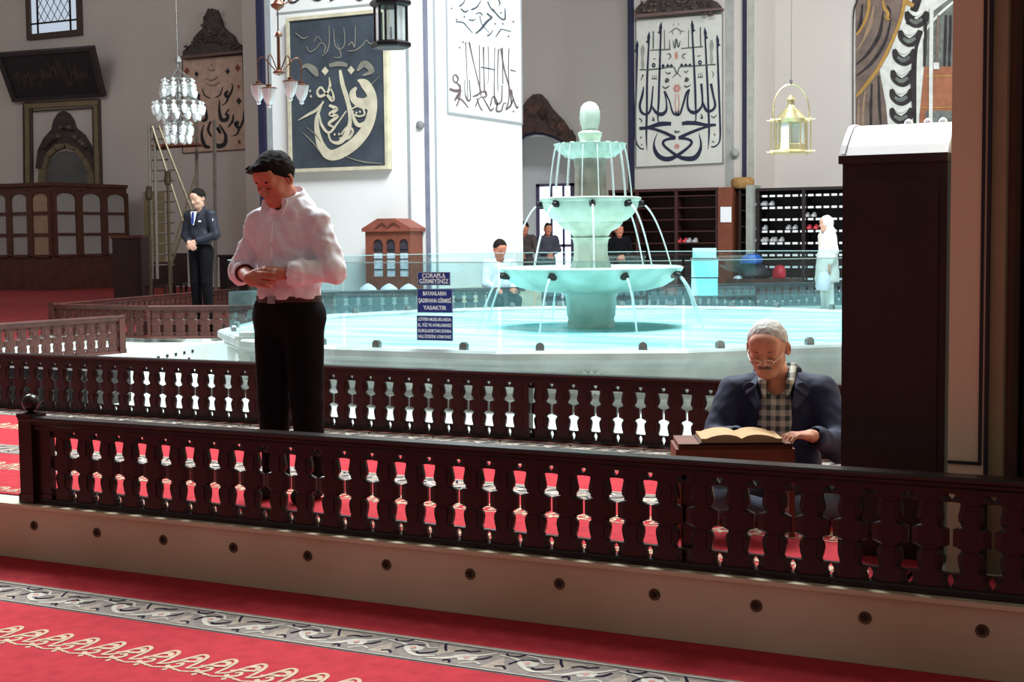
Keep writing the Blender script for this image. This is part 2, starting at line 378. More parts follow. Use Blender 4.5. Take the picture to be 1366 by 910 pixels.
def fence(label, A, B, zb=0, h=.43, sp=.149, off=0.0, posts=(), wood=WOOD, ball=(), gs=1.0):
    A = Vector((A[0], A[1], zb)); B = Vector((B[0], B[1], zb)); L = (B-A).length
    t = thing('balustrade', label, 'balustrade', A, atan2(B.y-A.y, B.x-A.x))
    r = MB()
    sec = [(-.032, h-.062), (.032, h-.062), (.032, h-.045), (.04, h-.035), (.04, h-.026), (.048, h-.018), (.05, h-.008), (.044, h), (-.044, h), (-.05, h-.008), (-.048, h-.018), (-.04, h-.026), (-.04, h-.035), (-.032, h-.045)]
    r.prism([(0, y, z) for y, z in sec], (L, 0, 0)); r.build('top_rail', wood, t, local=True, smooth=30)
    r = MB(); sec = [(-.04, 0), (.04, 0), (.04, .01), (.03, .018), (.026, .027), (-.026, .027), (-.03, .018), (-.04, .01)]
    r.prism([(0, y, z) for y, z in sec], (L, 0, 0)); r.build('bottom_rail', wood, t, local=True)
    n = int((L-off)/sp); b0 = None
    for k in range(n):
        x = off+sp*(k+.5)
        if b0 is None: b0 = baluster(sp, h, gs).build('baluster', wood, t, local=True); b0.location = (x, 0, 0)
        else:
            b = b0.copy(); COL.objects.link(b); b.parent = t; b.location = (x, 0, 0)
    post_ = None
    for (x0, x1, zt, y0, y1) in posts:
        MB().box((x0, y0, 0), (x1, y1, zt)).box((x0-.006, y0-.006, 0), (x1+.006, y1+.006, .05)).box((x0-.006, y0-.006, zt-.02), (x1+.006, y1+.006, zt)).build('post', wood, t, local=True)
        post_ = post_ or [c_ for c_ in t.children if c_.name.startswith('post')][0]
    for (x, z, rr) in ball:
        MB().lathe([(0, -.012), (.02, -.012), (.022, 0), (.012, .006), (.014, .012)] + [(rr*sin(q), .012+rr*.8-rr*cos(q)) for q in [pi*(.18+.82*i/12) for i in range(12)]] + [(.0, .012+rr*1.82)], (x, 0, z), 20).build('finial', wood, post_, smooth=True, local=True)
    return t
# front fence, along world X at Y=5.142
fx0 = -5.335
fence('dark brown carved wooden fence on the marble step, nearest to the camera', (fx0, 5.142), (1.2, 5.142), 0, .43, .1424, (-5.086-.0712)-fx0,
      posts=[(0, .085, .445, -.045, .045), (.085, .178, .40, -.016, .016), (-1.905-fx0, -1.815-fx0, .41, .02, .09)], ball=[(.042, .45, .043)])
# second fence
sx = -10.5+.02; g0 = -5.376-.149*34-.0745
fence('long dark wooden fence right behind the standing man, before the fountain', (g0, 8.014), (-1.1, 8.014), 0, .435, .149, 0,
      posts=[(-3.98-g0-.02, -3.98-g0+.02, .40, -.03, .03)])
# left fences beyond (light falling on them is put into their wood colour)
a = atD(-260, 475, 12.6); b = atD(163, 470, 15.2)
LITW = WOODR
pa = onZ(-140, 500, .06); pb = onZ(163, 471, .06)
fence('low curved reddish fence at far left, nearest of the left ones', (pa.x, pa.y), (pb.x, pb.y), .06, .42, .15, .03, posts=[((pb-pa).length-.06, (pb-pa).length+.02, .43, -.04, .04)], wood=LITW, gs=.8)
q0 = onZ(72, 447, .05); q1 = onZ(200, 451.5, .05); q2 = onZ(280, 453.5, .05); q3 = onZ(338, 450.5, .05)
fence('reddish fence section in front of the security man, left half', (q0.x, q0.y), (q1.x, q1.y), .05, .42, .16, .05, posts=[(-.04, .05, .44, -.05, .05)], wood=LITW, gs=.8)
fence('reddish fence section directly below the security man', (q1.x, q1.y), (q3.x, q3.y), .05, .42, .16, .0, posts=[(-.02, .02, .41, -.03, .03)], wood=LITW, gs=.8)
r0 = atD(78, 440, 19.3); r1 = atD(316, 400, 24.5)
fence('reddish fence behind the security man running away to the pillar', (r0.x, r0.y), (r1.x, r1.y), .05, .42, .16, .05, posts=[((r1-r0).xy.length-.1, (r1-r0).xy.length, .46, -.05, .05)], wood=LITW, ball=[((r1-r0).xy.length-.05, .47, .05)], gs=.8)
# fences beyond the fountain
d0 = atD(425, 440, 18.2); d1 = atD(700, 440, 19.2)
MB().prism([(d0.x, d0.y-.1, 0), (d1.x, d1.y-.1, 0), (d1.x, d1.y+.25, 0), (d0.x, d0.y+.25, 0)], (0, 0, .2)).build('trim_far_step', MARBG)['kind'] = 'structure'
TEALW = mat('grey_green_wood', (70, 76, 80), .5, var=.2)
fence('greyish fence beyond the fountain at the foot of the white pillar', (d0.x, d0.y), (d1.x, d1.y), .2, .43, .16, .05, wood=TEALW)
d2 = atD(700, 440, 24.6); d3 = atD(1135, 440, 26.2)
fence('greyish fence beyond the fountain in front of the shoe shelves', (d2.x, d2.y), (d3.x, d3.y), 0, .43, .16, .05, wood=TEALW)
# perforated marble channel wall at left
m1 = onZ(135, 478, .25); m1 = atD(120, 479.5, 12.2); m2 = atD(262, 456, 14.3); m3 = atD(335, 451.5, 14.9)
c = thing('marble_bench', 'low white marble channel wall with rows of drain holes behind the second fence', 'marble wall', (m2.x, m2.y, 0))
def wallseg(p, q, h, th, mi=0, mb=None):
    d = (Vector((q.x, q.y, 0))-Vector((p.x, p.y, 0))).normalized(); n = Vector((-d.y, d.x, 0))*th
    mb.prism([(p.x, p.y, 0), (q.x, q.y, 0), (q.x+n.x, q.y+n.y, 0), (p.x+n.x, p.y+n.y, 0)], (0, 0, h))
wb = MB(); wallseg(m1, m2, .25, .18, 0, wb); wb.build('perforated_wall', MARBW, c); pw_ = c.children[0]
wb = MB(); wallseg(m2, m3, .25, .18, 0, wb); wb.build('plain_wall', MARBW, c)
hb = MB(); dd = (m2-m1); dd.z = 0; L_ = dd.length; dd.normalize(); nn = Vector((-dd.y, dd.x, 0))
for i in range(9):
    for j in range(2):
        p = Vector((m1.x, m1.y, 0))+dd*(L_-.1-.19*i-.09*j)-nn*.002+Vector((0, 0, .19-.07*j))
        hb.box(tuple(-Vector((.022, .004, .014))), (.022, .004, .014), 0, Matrix.Translation(p) @ Matrix.Rotation(atan2(dd.y, dd.x), 4, 'Z'))
h_ = hb.build('drain_hole', DARKM, pw_); h_['kind'] = 'stuff'
# low block added to darken the gaps of the far-left part of the second fence
tag(MB().box((-13.5, 8.3, 0), (-7.95, 8.8, .27)).box((-13.5, 8.27, .25), (-7.93, 8.83, .29)).build('gap_dark_block', mat('gap_dark_grey', (62, 58, 58), .6)), 'low dark added block behind the left end of the second fence', 'bench')
# ------------------------------------------------------------------ piers and walls
def yface(px, Y): return onY(px, 300, Y).x
simple('wall_back', (-44, YW, -.3), (yface(697, YW)-1.5, YW+.4, 10), PLAS)
# arch niche with bright doorway, right of the white pier
ax0, ax1 = yface(672, YW), yface(771, YW); zt = onY(715, 178, YW).z; zs = onY(765, 222, YW).z
ac = (yface(712, YW)); ar = ax1-ac
wl = yface(697, YW)-1.5; wr = 8.0
w = MB(); pts = [(wl, YW, -.3), (ac-ar, YW, -.3)]
arc = [(ac-ar*cos(q), YW, zs+(zt-zs)*sin(q)) for q in [pi*i/16 for i in range(17)]]
left = [(wl, YW, -.3), (ac-ar, YW, -.3)] + arc[:9] + [(ac, YW, 10), (wl, YW, 10)]
right = [(ac, YW, 10)] + arc[8:] + [(ax1, YW, -.3), (wr, YW, -.3), (wr, YW, 10)]
w.prism(left, (0, .4, 0)); w.prism(right, (0, .4, 0)); struct(w.build('wall_back_right', PLAS))
NY = YW+1.5
simple('wall_niche', (ac-ar-.4, NY, -.3), (ac+ar+.4, NY+.2, 7), PLASW)
simple('wall_niche_side', (ac-ar-.4, YW+.4, -.3), (ac-ar, NY, 7), PLASW); simple('wall_niche_side_right', (ac+ar, YW+.4, -.3), (ac+ar+.4, NY, 7), PLASW)
simple('ceiling_niche', (ac-ar-.4, YW+.4, zt+.02), (ac+ar+.4, NY, zt+.3), PLASW)
DY = NY-.06; dx0, dx1 = yface(716, DY), yface(766, DY); dz1 = onY(740, 245, DY).z
d = thing('door_1', None, None, ((dx0+dx1)/2, DY, 0)); d['kind'] = 'structure'
DFR = mat('door_frame_violet', (84, 78, 108), .5)
f = MB().box((dx0, DY-.03, 0), (dx0+.09, DY+.05, dz1)).box((dx1-.09, DY-.03, 0), (dx1, DY+.05, dz1)).box((dx0, DY-.03, dz1-.07), (dx1, DY+.05, dz1))
for px in (736, 752): X = yface(px, DY); f.box((X-.03, DY-.02, 0), (X+.03, DY+.04, dz1))
f.box((dx0, DY-.02, 1.05), (dx1, DY+.04, 1.12)); f.box((dx0, DY-.02, 2.0), (dx1, DY+.04, 2.05)); f.build('frame', DFR, d)
MB().box((dx0+.05, DY+.02, 0), (dx1-.05, DY+.04, dz1-.03)).build('pane', SKYL, d)
# carved arch ornament above the niche
def carved(mb, base, top, mapf, n=7, mi=0): pass
cr = MB()
def mapY(Y): return lambda a, b: onY(a, b, Y)
outer = [(690, 215), (690, 150), (697, 142), (703, 133), (711, 126), (719, 125), (727, 133), (733, 143), (741, 152), (749, 160), (757, 172), (763, 183), (768, 195)]
inner = [(762, 193), (750, 187), (738, 181), (725, 177), (712, 176), (700, 179), (690, 187)]
cr.prism([onY(x, y, YW-.15) for x, y in outer[1:]+inner], (0, .16, 0), 0)
for i in range(12):
    q = (i+.5)/12; j = min(int(q*11), 10); x = outer[1+j][0]*.55+inner[::-1][min(int(q*7), 6)][0]*.45; y = outer[1+j][1]*.55+inner[::-1][min(int(q*7), 6)][1]*.45
    p = onY(x, y, YW-.16)
    for u_, v_ in ((0, 0), (-3.4, -2.6), (3.2, -3), (-2, 3)): cr.lathe([(0, -.10), (.045, -.06), (.06, 0), (.045, .06), (0, .10)], onY(x+u_, y+v_, YW-.155), 6, 1 if (i+int(u_)) % 3 == 0 else 0)
cr.prism([onY(x, y+3.5, YW-.12) for x, y in inner]+[onY(x, y, YW-.12) for x, y in inner[::-1]], (0, .1, 0), 2)
tag(cr.build('carved_arch_crest', [mat('carved_brown', (74, 56, 50), .7, var=.35, scale=8), mat('carved_rust', (96, 66, 56), .7, var=.3, scale=12), NAVYP], smooth=True), 'dark carved crest over the arched niche left of the fountain top', 'ornament')

# main pier (white), corner towards us
PY = 19.0
pxl, pxr = yface(362, PY), yface(576, PY); PY2 = onX(697.5, 300, pxr).y
struct(MB().box((pxl, PY, -.1), (pxr, PY2, 11)).build('wall_pier', PLASW))
# painted corner stripes
def vstripe(name, p0, p1, Y, z0, z1, m, dy=.012):
    x0, x1 = yface(p0, Y), yface(p1, Y)
    return struct(MB().box((x0, Y-dy, z0), (x1, Y, z1)).build(name, m))
vstripe('trim_1', 350.5, 358.5, PY, .5, 11, NAVYP, .06)
vstripe('trim_2', 360, 367, PY, .5, 11, GREYP)
vstripe('trim_3', 545.5, 549, PY, .5, 11, GREYP)
vstripe('trim_4', 568.5, 574.5, PY, .5, 11, mat('violet_grey', (120, 122, 140), .8))
s_ = MB().box((pxr-.0, onX(581, 300, pxr).y, .5), (pxr+.012, onX(583.5, 300, pxr).y, 11)); struct(s_.build('trim_5', GREYP))
simple('trim_pier_bench', (pxl-.2, PY-.9, 0), (pxr+.35, PY, .48), MARBG)
simple('trim_pier_bench_side', (pxr, PY, 0), (pxr+.35, PY2, .5), mat('bench_cream', (190, 184, 160), .8))
# round alarm speaker on the pier
p = onY(561, 167, PY); o = MB().lathe([(0, 0), (.065, 0), (.065, .03), (.05, .045), (0, .05)], (0, 0, 0), 20).build('wall_speaker', mat('grey_plastic', (128, 130, 132), .6), None, smooth=True)
o.location = p; o.rotation_euler = (pi/2, 0, 0); tag(o, 'small round grey speaker between the stripes of the white pillar', 'speaker')

# black panel with golden-white calligraphy
Yp = PY-.10; F_ = mapY(Yp)
t = thing('framed_calligraphy', 'large dark framed cloth with pale curling calligraphy on the white pillar', 'picture', F_(450, 225))
def framebox(mb, x0, y0, x1, y1, wpx, Y, dep, mi=0, corners=None):
    c = corners or [(x0, y0), (x1, y0), (x1, y1), (x0, y1)]
    ins = [(c[0][0]+wpx, c[0][1]+wpx), (c[1][0]-wpx, c[1][1]+wpx), (c[2][0]-wpx, c[2][1]-wpx), (c[3][0]+wpx, c[3][1]-wpx)]
    for i in range(4):
        j = (i+1) % 4
        mb.prism([onY(*c[i], Y), onY(*c[j], Y), onY(*ins[j], Y), onY(*ins[i], Y)], (0, dep, 0), mi)
X0 = F_(384, 100).x; X1 = F_(517, 100).x; Z1 = F_(384, 24).z; Z0 = F_(450, 228).z
fr = MB(); b_ = .055
fr.box((X0, Yp-.03, Z0+b_), (X0+b_, PY, Z1-b_)).box((X1-b_, Yp-.03, Z0+b_), (X1, PY, Z1-b_)).box((X0, Yp-.03, Z0), (X1, PY, Z0+b_)).box((X0, Yp-.03, Z1-b_), (X1, PY, Z1))
fr.build('frame', mat('cream_frame', (196, 188, 164), .6), t)
CLOTH = mat('slate_cloth', (58, 66, 76), .7, var=.25, scale=2.5, bump=.6, bscale=2)
MB().box((X0+b_, Yp, Z0+b_), (X1-b_, PY, Z1-b_)).build('cloth', CLOTH, t)
G = MB(); g = mapY(Yp-.008); GW = mat('pale_gold_ink', (196, 188, 166), .7); GD = mat('dim_gold_ink', (124, 122, 112), .7)
k6 = lambda L: [(380+x/4.133, 10+y/4.133, w_/4.133) for x, y, w_ in L]
# great vav bowl
stroke(G, k6([(395, 440, 12), (375, 470, 34), (385, 510, 40), (440, 530, 62), (480, 490, 30)]), g)
stroke(G, k6([(400, 400, 4), (440, 420, 50), (478, 480, 50), (484, 560, 50), (455, 660, 56), (390, 745, 62), (300, 805, 62), (240, 810, 56), (200, 760, 44), (180, 690, 30), (176, 620, 22), (190, 570, 14), (212, 515, 6)]), g)
stroke(G, k6([(305, 345, 14), (318, 420, 24), (338, 500, 16), (352, 560, 14), (360, 630, 20), (340, 700, 30), (300, 745, 22), (255, 735, 12), (240, 690, 10)]), g)
stroke(G, k6([(318, 400, 8), (345, 480, 10), (360, 540, 10), (395, 640, 22), (440, 640, 24), (470, 590, 14), (455, 555, 10)]), g)
stroke(G, k6([(75, 622, 3), (130, 590, 14), (175, 565, 16), (215, 520, 8)]), g)
stroke(G, k6([(190, 590, 8), (205, 650, 14), (245, 690, 14), (290, 640, 10), (340, 570, 6)]), g)
stroke(G, k6([(245, 385, 4), (250, 430, 14), (235, 470, 14), (195, 490, 16), (180, 465, 12), (200, 440, 12), (225, 470, 12), (262, 510, 22), (268, 480, 10), (250, 440, 8)]), g)
stroke(G, k6([(245, 540, 14), (285, 560, 22), (250, 590, 20), (290, 600, 18), (245, 640, 16), (270, 660, 10)]), g)
stroke(G, k6([(370, 560, 6), (400, 545, 10), (430, 555, 10), (440, 590, 10), (410, 600, 10), (385, 590, 10)]), g)
stroke(G, k6([(310, 700, 8), (345, 660, 12), (375, 680, 12), (350, 720, 14), (300, 720, 8)]), g)
for x, y in ((222, 350), (365, 345)): diamond(G, 380+x/4.133, 10+y/4.133, 4.8, g, 0, 6)
for x, y in ((375, 575), (395, 580), (415, 575), (275, 700), (300, 698), (140, 460), (145, 490)): diamond(G, 380+x/4.133, 10+y/4.133, 1.6, g)
D6 = [[(120, 215, 6), (140, 245, 8), (175, 225, 7), (200, 195, 6), (225, 215, 8), (215, 250, 6)], [(245, 100, 5), (247, 180, 8), (235, 240, 8), (205, 270, 5)], [(270, 120, 4), (275, 200, 8), (300, 230, 8), (330, 200, 6), (325, 110, 5)],
      [(350, 210, 6), (370, 190, 8), (385, 215, 8), (390, 100, 5)], [(345, 240, 6), (390, 235, 8), (430, 205, 7), (450, 180, 6), (470, 200, 8), (500, 190, 5)], [(160, 190, 5), (180, 160, 6), (200, 185, 5)], [(290, 200, 5), (310, 270, 8), (270, 275, 5)],
      [(245, 320, 26), (300, 310, 34), (345, 320, 26)], [(85, 340, 6), (120, 320, 30), (160, 345, 50), (180, 380, 20)], [(400, 350, 16), (440, 310, 46), (480, 350, 36), (430, 375, 12)], [(60, 140, 6), (100, 170, 9), (130, 160, 5)],
      [(100, 690, 4), (160, 750, 10), (210, 820, 5)], [(330, 820, 4), (430, 850, 9), (540, 860, 4)], [(120, 660, 4), (170, 700, 7), (200, 740, 4)], [(440, 450, 3), (480, 420, 6), (520, 380, 3)]]
for s_ in D6: stroke(G, k6([(a, b, w_*.8) for a, b, w_ in s_]), g, 1)
G.build('calligraphy', [GW, GD], t)

# text panel on the pier's right face (plane X = pxr)
Fx = lambda a, b: onX(a, b, pxr+.012)
t = thing('calligraphy_panel', 'tall white text panel with thin dark calligraphy on the bright side of the white pillar', 'picture', onX(645, 155, pxr))
y0_, y1_ = onX(596.5, 100, pxr).y, onX(694.5, 100, pxr).y; zb_ = onX(596.5, 149, pxr).z
MB().box((pxr, y0_, zb_), (pxr+.008, y1_, 9)).build('panel', PLASW, t)
e = MB().box((pxr, y0_-.03, zb_-.035), (pxr+.02, y1_+.03, zb_)).box((pxr, y0_-.03, zb_), (pxr+.02, y0_, 9)).box((pxr, y1_, zb_), (pxr+.02, y1_+.03, 9)); e.build('border', GREYP, t)
INK = mat('brown_ink', (104, 88, 92), .8); INK2 = mat('dark_ink', (60, 70, 84), .8)
k7 = lambda L: [(580+x/5.354, y/5.354, w_/5.354) for x, y, w_ in L]
T = MB()
for s_ in [[(220, 300, 8), (228, 470, 5), (236, 700, 5)], [(245, 300, 12), (285, 480, 6), (325, 640, 9), (330, 690, 4)], [(318, 320, 6), (322, 660, 6)], [(347, 335, 11), (350, 480, 6), (355, 650, 8)], [(380, 330, 5), (385, 500, 4), (378, 600, 3)], [(428, 340, 5), (425, 500, 4), (425, 680, 8), (440, 740, 16), (475, 720, 9), (480, 610, 6)],
           [(455, 350, 8), (448, 500, 5), (450, 650, 4)], [(470, 345, 10), (495, 490, 8), (530, 620, 8), (548, 740, 9)], [(482, 340, 7), (485, 600, 5)], [(528, 345, 6), (525, 500, 5), (528, 700, 6), (505, 785, 10)],
           [(150, 590, 5), (165, 565, 10), (150, 535, 9), (130, 545, 8), (135, 580, 8), (165, 600, 9), (180, 640, 10), (150, 700, 14), (140, 720, 8)], [(105, 635, 18), (150, 650, 22), (185, 645, 14), (165, 700, 12), (195, 715, 12), (240, 770, 8)], [(185, 600, 4), (180, 690, 8), (155, 760, 10)],
           [(215, 570, 5), (215, 660, 5), (235, 715, 14), (255, 700, 8), (245, 570, 6)], [(270, 690, 8), (300, 680, 14), (330, 660, 10), (360, 655, 16), (365, 690, 10), (320, 700, 6), (290, 760, 9)], [(300, 700, 8), (320, 760, 8), (340, 790, 8)], [(340, 690, 6), (380, 760, 9), (400, 790, 12), (420, 770, 8)], [(395, 760, 8), (415, 690, 8), (445, 730, 8), (440, 790, 12), (475, 790, 10), (490, 740, 7), (510, 740, 6)],
           [(545, 640, 14), (555, 690, 8), (585, 770, 9), (595, 755, 5)], [(510, 780, 12), (540, 755, 12), (560, 700, 6)]]: stroke(T, k7(s_), Fx)
for s_ in [[(290, 240, 8), (330, 205, 14), (370, 155, 16), (408, 125, 10)], [(408, 125, 10), (370, 95, 10)], [(290, 100, 6), (320, 90, 7), (340, 110, 5)], [(435, 265, 6), (465, 220, 9), (480, 210, 7), (545, 225, 6)], [(375, 255, 12), (395, 245, 8), (415, 215, 5)], [(260, 70, 12), (300, 50, 10), (325, 10, 4)], [(175, 45, 10), (205, 20, 8), (215, -10, 4)],
           [(150, 155, 8), (200, 160, 8), (230, 190, 6), (270, 235, 4)], [(185, 60, 6), (215, 85, 10), (240, 70, 5)], [(320, 110, 5), (335, 170, 4), (390, 235, 3)], [(450, -5, 5), (465, 20, 8), (455, 40, 4)], [(410, 60, 6), (440, 100, 8), (470, 130, 8), (500, 135, 10), (500, 60, 5)], [(240, 140, 6), (270, 145, 8), (290, 135, 4)], [(375, 10, 6), (400, 60, 6), (430, 90, 4)],
           [(320, 20, 3), (335, -10, 3)], [(540, 500, 10), (580, 510, 6)], [(330, 480, 8), (390, 490, 8), (430, 500, 6)]]: stroke(T, k7(s_), Fx, 1)
for x, y in ((120, 60), (155, 140), (210, 120), (430, 170), (485, 170), (560, 155), (525, 260), (560, 795), (470, 90), (200, 300), (178, 340)): diamond(T, 580+x/5.354, y/5.354, 1.2, Fx, 1)
for yy in (455, 650): pass
T.build('lettering', [INK, INK2], t)
# text band over the dark frame
t = thing('text_band', 'white painted text band at the very top of the white pillar', 'picture', onY(450, 18, PY))
z_ = onY(370, 19.5, PY).z; MB().box((onY(369, 10, PY).x, PY-.01, z_), (onY(545, 10, PY).x, PY, z_+.03)).build('border', GREYP, t)
T = MB(); g = mapY(PY-.012)
for s_ in [[(383, -6, 1), (386, 2, 2), (392, 3, 2.4), (400, -2, 1.6), (402, -8, 1)], [(412, -6, 1), (420, 0, 2), (428, -1, 2), (432, -8, 1)], [(440, 1, 2), (447, -2, 1.4)], [(470, -8, 1), (478, 0, 2.2), (486, -3, 1.5)], [(381, -4, 1.5), (378, 3, 2.4)]]: stroke(T, s_, g)
T.build('lettering', BLACK, t)

# second pier: shallow pilaster on the back wall
QY = 29.6
qx0, qx1 = yface(847, QY), yface(1008, QY)
struct(MB().box((qx0, QY, -.1), (qx1, YW, 10)).build('wall_pilaster', PLAS))
zsh = onY(900, 250, QY-.9).z
vstripe('trim_6', 839.5, 847, QY, 0, 10, NAVYP, .05); vstripe('trim_7', 968, 979, QY, 0, 10, mat('grey_strip', (158, 158, 154), .8)); vstripe('trim_8', 990.5, 996, QY, 0, 10, NAVYP, .03)
vstripe('trim_9', 998, 1006, QY, 0, 10, mat('grey_strip2', (168, 166, 156), .8))
Fq = mapY(QY-.03)
t = thing('calligraphy_panel', 'ivory panel with bold mirrored dark calligraphy behind the fountain', 'picture', Fq(905, 222))
MB().prism([Fq(849, 26.5), Fq(963, 19), Fq(963.5, 217), Fq(849, 222.5)], (0, .028, 0)).build('panel', IVORY, t)
e = MB(); cs = [(848, 25.5), (964, 18), (964.5, 218), (848, 223.5)]
for i in range(4): stroke(e, [(*cs[i], 1.3), (*cs[(i+1) % 4], 1.3)], mapY(QY-.034), 0, False)
e.build('border', mat('border_grey', (110, 108, 110), .8), t)
B = MB(); g = mapY(QY-.036)
k4 = lambda L: [(840+x/6.5, 90+y/6.5, w_/6.5*1.3) for x, y, w_ in L]
k5 = lambda L: [(840+x/8.275, y/8.275, w_/8.275) for x, y, w_ in L]
# long uprights (top zoom coords joined to lower zoom coords)
def up(xt, yt, lower, flip=1, w0=17):
    top = k5([(xt, yt, 2), (xt-4*flip, yt+60, 30), (xt-8*flip, yt+110, 26)])
    a = (840+(xt-4*flip)/8.275, (yt+110)/8.275)
    stroke(B, [(top[0][0], top[0][1], .3), (top[1][0]-.4*flip, top[1][1], 4.2), (top[2][0]-.6*flip, top[2][1]+1, 2.6), (top[2][0], top[2][1]+4, 2.1)], g, 0, False)
    diamond(B, top[2][0]-2.0*flip, top[2][1]+.8, 2.2, g, 0, 1.6)
    stroke(B, [(a[0], a[1]-2, 2.2)]+k4(lower), g, 0, True)
up(90, 445, [(55, 200, 14), (48, 420, 13), (50, 600, 12), (62, 660, 10), (90, 700, 10), (125, 708, 8)])
up(218, 345, [(152, 100, 14), (150, 330, 14), (145, 560, 13), (150, 720, 3)])
up(350, 240, [(258, 100, 14), (252, 300, 14), (245, 420, 10), (255, 480, 8), (300, 485, 22), (360, 488, 26)])
up(686, 220, [(565, 100, 14), (572, 300, 14), (575, 440, 8), (560, 470, 10), (500, 478, 24), (455, 490, 22)], -1)
up(828, 300, [(672, 100, 14), (682, 330, 14), (688, 560, 13), (680, 710, 3)], -1)
up(963, 380, [(770, 100, 14), (782, 420, 13), (785, 600, 12), (770, 660, 9), (730, 688, 10), (705, 685, 7)], -1)
# small w-hooks in the middle
for s_ in [[(122, 165, 5), (110, 240, 16), (88, 330, 16), (105, 390, 17), (150, 405, 15), (185, 350, 14), (203, 160, 8)], [(190, 330, 8), (230, 390, 20), (280, 405, 26), (318, 370, 16), (318, 290, 9), (302, 205, 12)],
           [(302, 205, 14), (345, 290, 9), (370, 380, 12), (400, 410, 14), (440, 395, 12), (490, 230, 14), (520, 190, 10)], [(520, 190, 8), (502, 270, 12), (510, 360, 16), (560, 392, 24), (610, 360, 16), (632, 300, 12), (622, 140, 16)],
           [(632, 300, 14), (665, 370, 20), (710, 375, 18), (742, 330, 16), (725, 240, 14), (705, 140, 18)], [(395, 380, 8), (415, 405, 12), (430, 370, 6)],
           [(360, 488, 22), (270, 490, 30), (160, 520, 20), (85, 530, 22)], [(85, 530, 10), (180, 528, 16), (290, 560, 20), (375, 600, 22), (398, 608, 18)], [(398, 612, 20), (320, 625, 18), (290, 650, 18), (310, 690, 18), (410, 765, 22), (480, 790, 30), (560, 785, 34), (605, 730, 24), (618, 660, 14), (600, 570, 4)],
           [(455, 485, 22), (560, 482, 28), (660, 498, 20), (748, 498, 18)], [(748, 500, 8), (650, 520, 16), (540, 560, 20), (450, 600, 22), (425, 612, 18)], [(425, 612, 20), (505, 622, 18), (538, 650, 18), (505, 695, 18), (410, 765, 24), (330, 795, 32), (260, 775, 30), (220, 720, 24), (212, 650, 10), (240, 570, 4)]]:
    stroke(B, k4(s_), g)
# fine middle texts
fine = []
for s_ in [[(230, 555, 12), (340, 550, 14), (450, 545, 12)], [(570, 535, 12), (690, 525, 12), (810, 515, 14)], [(110, 770, 14), (220, 768, 14), (350, 755, 14), (480, 740, 12), (510, 790, 12), (570, 850, 6)], [(950, 712, 14), (840, 718, 14), (700, 730, 14), (560, 740, 12), (530, 800, 12), (470, 860, 6)],
           [(262, 345, 14), (262, 540, 14)], [(385, 330, 8), (388, 540, 10)], [(440, 440, 5), (445, 540, 12)], [(480, 450, 6), (500, 530, 14), (515, 430, 14), (540, 520, 14), (560, 450, 6)], [(650, 330, 8), (650, 530, 10)], [(780, 300, 14), (785, 515, 14)], [(430, 360, 5), (470, 340, 10), (515, 310, 10), (560, 340, 10), (610, 350, 5)], [(480, 380, 8), (470, 350, 6)], [(555, 380, 8), (570, 350, 6)],
           [(410, 600, 6), (440, 595, 12), (455, 625, 12), (430, 655, 6)], [(630, 595, 6), (595, 600, 12), (585, 630, 12), (610, 650, 6)], [(395, 790, 5), (425, 815, 14), (455, 790, 5)], [(600, 780, 5), (625, 800, 14), (650, 770, 5)], [(490, 260, 8), (488, 290, 4)], [(540, 255, 8), (543, 285, 4)], [(140, 840, 10), (150, 830, 14), (125, 890, 4)], [(905, 780, 6), (925, 820, 10), (910, 860, 4)],
           [(240, 870, 10), (300, 870, 12)], [(250, 830, 6), (252, 875, 6)], [(272, 830, 6), (273, 875, 6)], [(292, 830, 6), (293, 875, 6)], [(750, 855, 10), (810, 850, 12)], [(760, 810, 6), (762, 855, 6)], [(780, 805, 6), (783, 855, 6)], [(802, 800, 6), (803, 850, 6)], [(260, 650, 10), (290, 650, 6)], [(750, 620, 10), (790, 615, 6)]]: stroke(B, k5(s_), g, 1)
for x, y in ((265, 720), (775, 690)): B.add([g(840+(x+22*cos(q))/8.275, (y+28*sin(q))/8.275) for q in [2*pi*i/8 for i in range(8)]]+[g(840+(x+8*cos(q))/8.275, (y+8*sin(q))/8.275) for q in [2*pi*i/8 for i in range(8)]], [(i, (i+1) % 8, 8+(i+1) % 8, 8+i) for i in range(8)], 0)
for x in (370, 420, 460, 575, 620, 665): diamond(B, 840+x/8.275, (728 if x < 500 else 722)/8.275, 2.4, g, 0, 3)
for (x, y) in ((145, 0), (905, -60)):     # slim grey columns of text
    stroke(B, k5([(x, 500+y, 20), (x, 560+y, 44), (x-2, 640+y, 26), (x, 720+y, 36), (x, 765+y, 20)]), g, 2)
for s_ in [[(320, 90, 6), (335, 110, 16), (315, 125, 14), (318, 95, 8)], [(490, 85, 6), (505, 105, 16), (485, 118, 14), (490, 90, 8)], [(285, 160, 5), (310, 180, 10), (345, 160, 8)], [(475, 155, 8), (495, 170, 10), (530, 150, 5)], [(395, 545, 9), (400, 560, 12), (435, 555, 9)], [(200, 430, 10), (210, 460, 12), (190, 455, 8)], [(620, 405, 10), (630, 440, 12), (610, 435, 8)], [(80, 440, 6), (105, 460, 9), (95, 480, 4)], [(705, 420, 6), (730, 435, 9), (755, 410, 5)],
           [(95, 600, 8), (100, 615, 10)], [(735, 575, 8), (740, 590, 10)], [(100, 665, 8), (110, 675, 8)], [(715, 640, 10), (735, 650, 6)], [(340, 45, 6), (355, 55, 8)]]: stroke(B, k4(s_), g, 1)
for (x, y, r) in ((410, 180, 5.6), (410, 685, 3.6)):
    for q in range(6): diamond(B, 840+x/6.5+r*.6*cos(q*pi/3), 90+y/6.5+r*.6*sin(q*pi/3), r*.42, g, 3)
